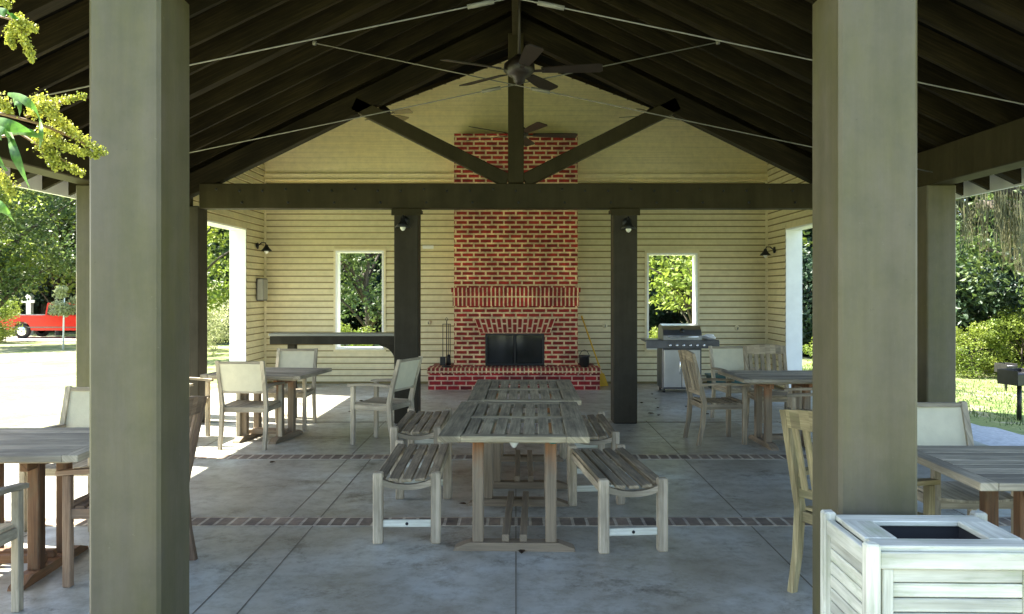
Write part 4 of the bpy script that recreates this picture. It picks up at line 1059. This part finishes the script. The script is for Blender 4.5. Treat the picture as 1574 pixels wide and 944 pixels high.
def zone(x, y):
    a = (x / y)
    if a < -0.5: return 'seen beyond the lawn at far left'
    if a < -0.28: return 'seen through the left side opening'
    if a < 0: return 'seen through the left back window'
    if a < 0.28: return 'seen through the right back window'
    if a < 0.45: return 'seen through the right side opening'
    return 'at the right edge, beyond the grills'
ORD = ['first', 'second', 'third', 'fourth', 'fifth', 'sixth', 'seventh', 'eighth', 'ninth', 'tenth', 'eleventh', 'twelfth', 'thirteenth', 'fourteenth', 'fifteenth', 'sixteenth']
WOODS = []
def name_woods():
    gr_ = {}
    for o in WOODS: gr_.setdefault(o["label"], []).append(o)
    for lab, os_ in gr_.items():
        os_.sort(key=lambda o: o.location.x / o.location.y)
        if len(os_) > 1:
            for i, o in enumerate(os_): o["label"] = ORD[i] + ' from the left: ' + lab
def wood(x0, x1, y0, y1, n, kinds, smin=0.8, smax=1.3):
    for i in range(n):
        x = x0 + (x1 - x0) * (i + rt.random()) / n; y = rt.uniform(y0, y1); kd = rt.choice(kinds)
        nm = 'understorey_bush' if kd == 'darkbush' else 'broadleaf_tree'
        o = make_tree(nm, KIND[kd] + ' ' + zone(x, y), 'bush' if kd == 'darkbush' else 'tree', (x, y, gz(x, y)), rt.uniform(smin, smax), rt.uniform(0, 6.28), kd, (KIND[kd] + 's ').replace('bushs', 'bushes') + zone(x, y)); WOODS.append(o)
# far left wood behind the pickup
wood(-46, -20, 52, 60, 8, ['dark1', 'dark2', 'mid1'], 1.1, 1.6)
wood(-42, -18, 47, 51, 7, ['mid1', 'mid1', 'bright1'], 1.0, 1.5)
wood(-44, -18, 47, 50, 9, ['darkbush'], 0.9, 1.4)
# through the left opening and windows
wood(-14.5, -8, 30, 42, 6, ['dark1', 'dark2', 'mid1'], 0.9, 1.3)
wood(-13, 14, 31, 37, 13, ['darkbush'], 1.0, 1.5)
wood(-9, 14, 32, 42, 12, ['dark1', 'dark2', 'mid1'], 0.9, 1.4)
# right side
wood(13, 30, 27, 36, 8, ['dark1', 'dark2'], 1.0, 1.4)
wood(14, 34, 25, 29, 10, ['darkbush'], 0.9, 1.4)
make_tree('broadleaf_tree', 'mid green tree with sunlit crown, tallest beside the right outer post', 'tree', (15.5, 23.0, gz(15.5, 23)), 1.0, 0.4, 'mid1')
make_tree('broadleaf_tree', 'mid green tree shading the lawn at the far left edge', 'tree', (-21.5, 33.0, gz(-21.5, 33)), 1.05, 2.0, 'mid1')
make_tree('young_tree', 'sunlit yellow green tree at the far left edge, above the pale bush', 'tree', (-21.6, 31.0, gz(-21.6, 31)), 1.15, 3.0, 'bright1')
make_tree('young_tree', 'sunlit yellow green tree standing behind the bed of the red pickup', 'tree', (-25.0, 44.5, gz(-25, 44.5)), 1.7, 4.1, 'bright1')
make_tree('young_tree', 'yellow green young tree in front of the left side opening', 'tree', (-9.0, 22.0, gz(-9, 22)), 0.95, 1.0, 'bright1')
make_tree('young_tree', 'yellow green tree filling the top of the right back window', 'tree', (4.6, 20.5, gz(4.6, 20.5)), 0.95, 2.2, 'bright1')
make_tree('young_tree', 'leaning mid green tree in the left back window', 'tree', (-4.3, 24.0, gz(-4.3, 24)), 0.8, 0.2, 'mid2')
make_tree('flowering_bush', 'low yellow green bush under the left back window', 'bush', (-3.55, 17.0, gz(-3.5, 17)), 0.62, 0.5, 'bush')
make_tree('flowering_bush', 'low yellow bush at the left foot of the right back window', 'bush', (3.0, 17.6, gz(3, 17.6)), 0.55, 1.5, 'bush')
make_tree('flowering_bush', 'yellow bush just outside the right side opening', 'bush', (6.9, 16.6, gz(6.9, 16.6)), 0.8, 2.5, 'bush')
make_tree('flowering_bush', 'pale yellow green bush left of the pickup, at the left edge', 'bush', (-23.6, 36.5, gz(-23.6, 36.5)), 1.30, 0.9, 'bush')
GB = 'yellow green bushes along the lawn edge'
for i in range(7):
    x = 13.6 + i * 1.35
    make_tree('flowering_bush', ORD[i] + ' yellow green bush from the left in the row beyond the right lawn', 'bush', (x, 24.0 + rt.uniform(-.4, .4), gz(x, 24)), rt.uniform(0.9, 1.3), rt.uniform(0, 6), 'bush', GB)
for (x, y, s_, l_) in ((-10.6, 27.0, 1.2, 'white flowered shrub framed by the left side opening'), (-9.6, 24.4, 0.9, 'smaller white flowered shrub beside the left jamb')):
    make_tree('white_flowered_shrub', l_, 'shrub', (x, y, gz(x, y)), s_, x, 'palebush')
# pale young tree in front of the pickup, on a thin pale stem
o = thing('staked_sapling', 'pale leaved sapling on a thin white stem in front of the red pickup', 'sapling', (-16.7, 30, gz(-16.7, 30)))
b = MB(); b.tube([(0, 0, 0), (0.02, 0, 1.2), (0.05, 0, 1.9)], [0.035, 0.03, 0.02], 8); b.build('trunk', M['white'], o)
b = MB(); rg = random.Random(3)
for i in range(16): leaves(b, clump_pts(rg, Vector((rg.uniform(-.30, .42), rg.uniform(-.3, .3), rg.uniform(1.35, 2.25))), 0.24, 90), 0.055, rg)
b.build('crown', M['leaf_pale'], o)

name_woods()
# moss hung oak at the right
o = thing('live_oak', 'mossy live oak whose hanging strands show at the right edge', 'tree', (11.5, 14.5, gz(11.5, 14.5)))
b = MB(); b.tube([(0, 0, -.3), (0.1, 0, 1.5), (0, 0.1, 3.2), (0.1, 0, 5.0)], [0.42, 0.34, 0.30, 0.2], 10)
limbs = [[(0, 0, 3.0), (-1.4, 0.2, 3.9), (-2.8, 0.5, 4.3), (-4.0, 0.8, 4.2)], [(0, 0, 3.3), (-0.9, 1.3, 4.0), (-1.8, 2.6, 4.2)], [(0, 0, 3.4), (1.5, 0.4, 4.4), (2.8, 0.3, 4.9)]]
for l_ in limbs: b.tube([Vector(p) for p in l_], [0.2, 0.14, 0.09, 0.04][:len(l_)], 8)
b.build('trunk', M['bark'], o)
b = MB(); rg = random.Random(9)
for l_ in limbs:
    for p in l_[1:]:
        for _ in range(7): leaves(b, clump_pts(rg, Vector(p) + Vector((rg.uniform(-.9, .9), rg.uniform(-.8, .8), rg.uniform(-.1, 1.2))), 0.6, 130), 0.065, rg)
b.build('crown', M['leaf_mid'], o)
b = MB()
for _ in range(90):
    l_ = rg.choice(limbs[:2]); i = rg.randrange(len(l_) - 1); p = Vector(l_[i]).lerp(Vector(l_[i + 1]), rg.random()) + Vector((rg.uniform(-.7, .7), rg.uniform(-.6, .6), rg.uniform(-.2, .1)))
    L_ = rg.uniform(0.5, 1.5)
    for q in range(11):
        dx, dy = rg.uniform(-.10, .10), rg.uniform(-.10, .10); pr = []
        for j in range(5): pr.append(p + Vector((dx * (1 - .12 * j) + rg.uniform(-.04, .04), dy + rg.uniform(-.04, .04), -L_ * j / 4 * rg.uniform(.7, 1))))
        b.tube(pr, [0.006, 0.010, 0.008, 0.006, 0.002], 3, False)
b.build('hanging_moss', M['moss'], o)

# grass tufts on the right lawn
b = MB(); rg = random.Random(21)
for _ in range(16000):
    x = rg.uniform(5.2, 15); y = rg.uniform(8, 24)
    if x < 8.8 - 0.28 * max(0, y - 4) + 0.2 and y < 12.3: continue
    h_ = rg.uniform(.03, .10); z = gz(x, y); a = rg.uniform(0, 6.28); wx, wy = math.cos(a) * .008, math.sin(a) * .008
    lx_, ly_ = rg.uniform(-.04, .04), rg.uniform(-.04, .04)
    v = [b.bm.verts.new((x - wx, y - wy, z)), b.bm.verts.new((x + wx, y + wy, z)), b.bm.verts.new((x + lx_, y + ly_, z + h_))]; b.bm.faces.new(v)
tag(b.build('grass', M['leaf_mid']), 'short grass on the lawn right of the pavilion', 'grass', None, 'stuff')

# goldenrod leaning in at the top left, close to the camera
gd = thing('goldenrod', 'tall goldenrod with yellow green buds and long leaves at top left', 'plant', (-1.55, 1.55, gz(-1.5, 1.5)))
z0 = -gd.location.z
def W3(px, py, Y): return Vector(((px - 793) * Y / 1250 + 1.55, Y - 1.55, 1.6 + (447 - py) * Y / 1250 + z0))
stems = []
b = MB()
def stem(pts, r0):
    b.tube(pts, [r0 * (1 - 0.75 * i / (len(pts) - 1)) for i in range(len(pts))], 6); stems.append(pts)
root = Vector((0, 0, 0.12))
stem([root, Vector((-0.02, 0.02, 0.9)), Vector((0.05, 0, 1.6)), W3(-60, 160, 1.5), W3(15, 178, 1.5), W3(60, 190, 1.5), W3(120, 215, 1.52), W3(160, 240, 1.52)], 0.006)
stem([Vector((-0.05, 0.05, 0.12)), Vector((-0.1, 0.02, 1.2)), W3(-90, 60, 1.45), W3(-20, 20, 1.45), W3(25, 32, 1.45), W3(52, 92, 1.45)], 0.005)
stem([Vector((0.04, 0.05, 0.12)), Vector((0.02, 0.02, 1.2)), W3(-50, 220, 1.55), W3(30, 205, 1.55), W3(95, 245, 1.55), W3(125, 265, 1.55)], 0.005)
stem([W3(40, 180, 1.5), W3(75, 165, 1.5), W3(105, 152, 1.5), W3(132, 148, 1.5)], 0.003)
b.build('stem', M['stem'], gd)
b = MB(); rg = random.Random(31)
def blossom(pts, n, spread):
    pts = [Vector(p) for p in pts]
    for _ in range(int(n * 1.1)):
        i = rg.randrange(len(pts) - 1); f = rg.random(); tt = (i + f) / (len(pts) - 1)
        p = pts[i].lerp(pts[i + 1], f) + Vector((rg.gauss(0, 1), rg.gauss(0, 1), rg.gauss(0, .7) )) * spread * (1 - 0.6 * tt) * .6
        leaves(b, [p], 0.0030, rg, 0.7)
        leaves(b, [p + Vector((rg.gauss(0, .002), rg.gauss(0, .002), 0.003))], 0.0022, rg, 0.8)
for pts, n, s_ in (([W3(48, 178, 1.5), W3(75, 160, 1.5), W3(132, 148, 1.5)], 420, .012), ([W3(60, 150, 1.5), W3(80, 175, 1.5), W3(110, 205, 1.52), W3(160, 238, 1.52)], 700, .016),
                 ([W3(70, 195, 1.52), W3(95, 225, 1.52), W3(150, 242, 1.52)], 500, .014), ([W3(60, 220, 1.55), W3(90, 250, 1.55), W3(126, 268, 1.55)], 500, .014),
                 ([W3(55, 205, 1.55), W3(75, 232, 1.55), W3(85, 262, 1.55)], 360, .013),
                 ([W3(20, 28, 1.45), W3(38, 36, 1.45), W3(55, 48, 1.45)], 300, .010), ([W3(26, 34, 1.45), W3(14, 55, 1.45), W3(20, 74, 1.45)], 320, .010),
                 ([W3(30, 40, 1.45), W3(42, 72, 1.45), W3(50, 96, 1.45)], 360, .009), ([W3(-10, 145, 1.5), W3(5, 160, 1.5), W3(15, 175, 1.5)], 220, .012), ([W3(-5, 0, 1.4), W3(10, 5, 1.4), W3(12, 14, 1.4)], 150, .008),
                 ([W3(-10, 265, 1.5), W3(8, 280, 1.5), W3(20, 300, 1.5)], 320, .014)):
    blossom(pts, n, s_)
b.build('buds', M['golden'], gd)
def long_leaf(pts, w_, nm='leaf'):
    b = MB(); pts = [Vector(p) for p in pts]; n = len(pts); V = []; F = []
    for i, p in enumerate(pts):
        d = (pts[min(i + 1, n - 1)] - pts[max(0, i - 1)]).normalized(); sd_ = d.cross(Vector((0.2, 1, 0.1))).normalized(); f = i / (n - 1)
        ww = w_ * math.sin(math.pi * (0.12 + 0.86 * f)) ; V += [tuple(p - sd_ * ww), tuple(p + Vector((0, -ww * .35, 0))), tuple(p + sd_ * ww)]
    for i in range(n - 1):
        F += [(3 * i, 3 * i + 1, 3 * i + 4, 3 * i + 3), (3 * i + 1, 3 * i + 2, 3 * i + 5, 3 * i + 4)]
    b._add(V, F, lambda v: (v[0], v[2]), None, True); b.build(nm, M['blade'], gd)
def curve(a, m_, c, Y, n=9):
    return [W3((1 - t_) ** 2 * a[0] + 2 * t_ * (1 - t_) * m_[0] + t_ * t_ * c[0], (1 - t_) ** 2 * a[1] + 2 * t_ * (1 - t_) * m_[1] + t_ * t_ * c[1], Y - 0.05 * math.sin(math.pi * t_)) for t_ in [i / (n - 1) for i in range(n)]]
for a, m_, c, Y, w_ in (((12, 145), (50, 150), (64, 190), 1.48, .008), ((12, 195), (20, 240), (46, 290), 1.46, .010), ((-20, 185), (10, 190), (60, 208), 1.47, .011),
                        ((20, 150), (30, 160), (30, 178), 1.5, .010), ((-15, 200), (8, 205), (20, 215), 1.45, .012), ((60, 180), (66, 205), (60, 230), 1.5, .006), ((-10, 15), (8, 18), (30, 30), 1.42, .007),
                        ((-25, 230), (-5, 250), (12, 262), 1.45, .012), ((18, 205), (50, 195), (75, 225), 1.5, .007), ((-20, 300), (5, 320), (25, 345), 1.5, .010)):
    long_leaf(curve(a, m_, c, Y), w_)
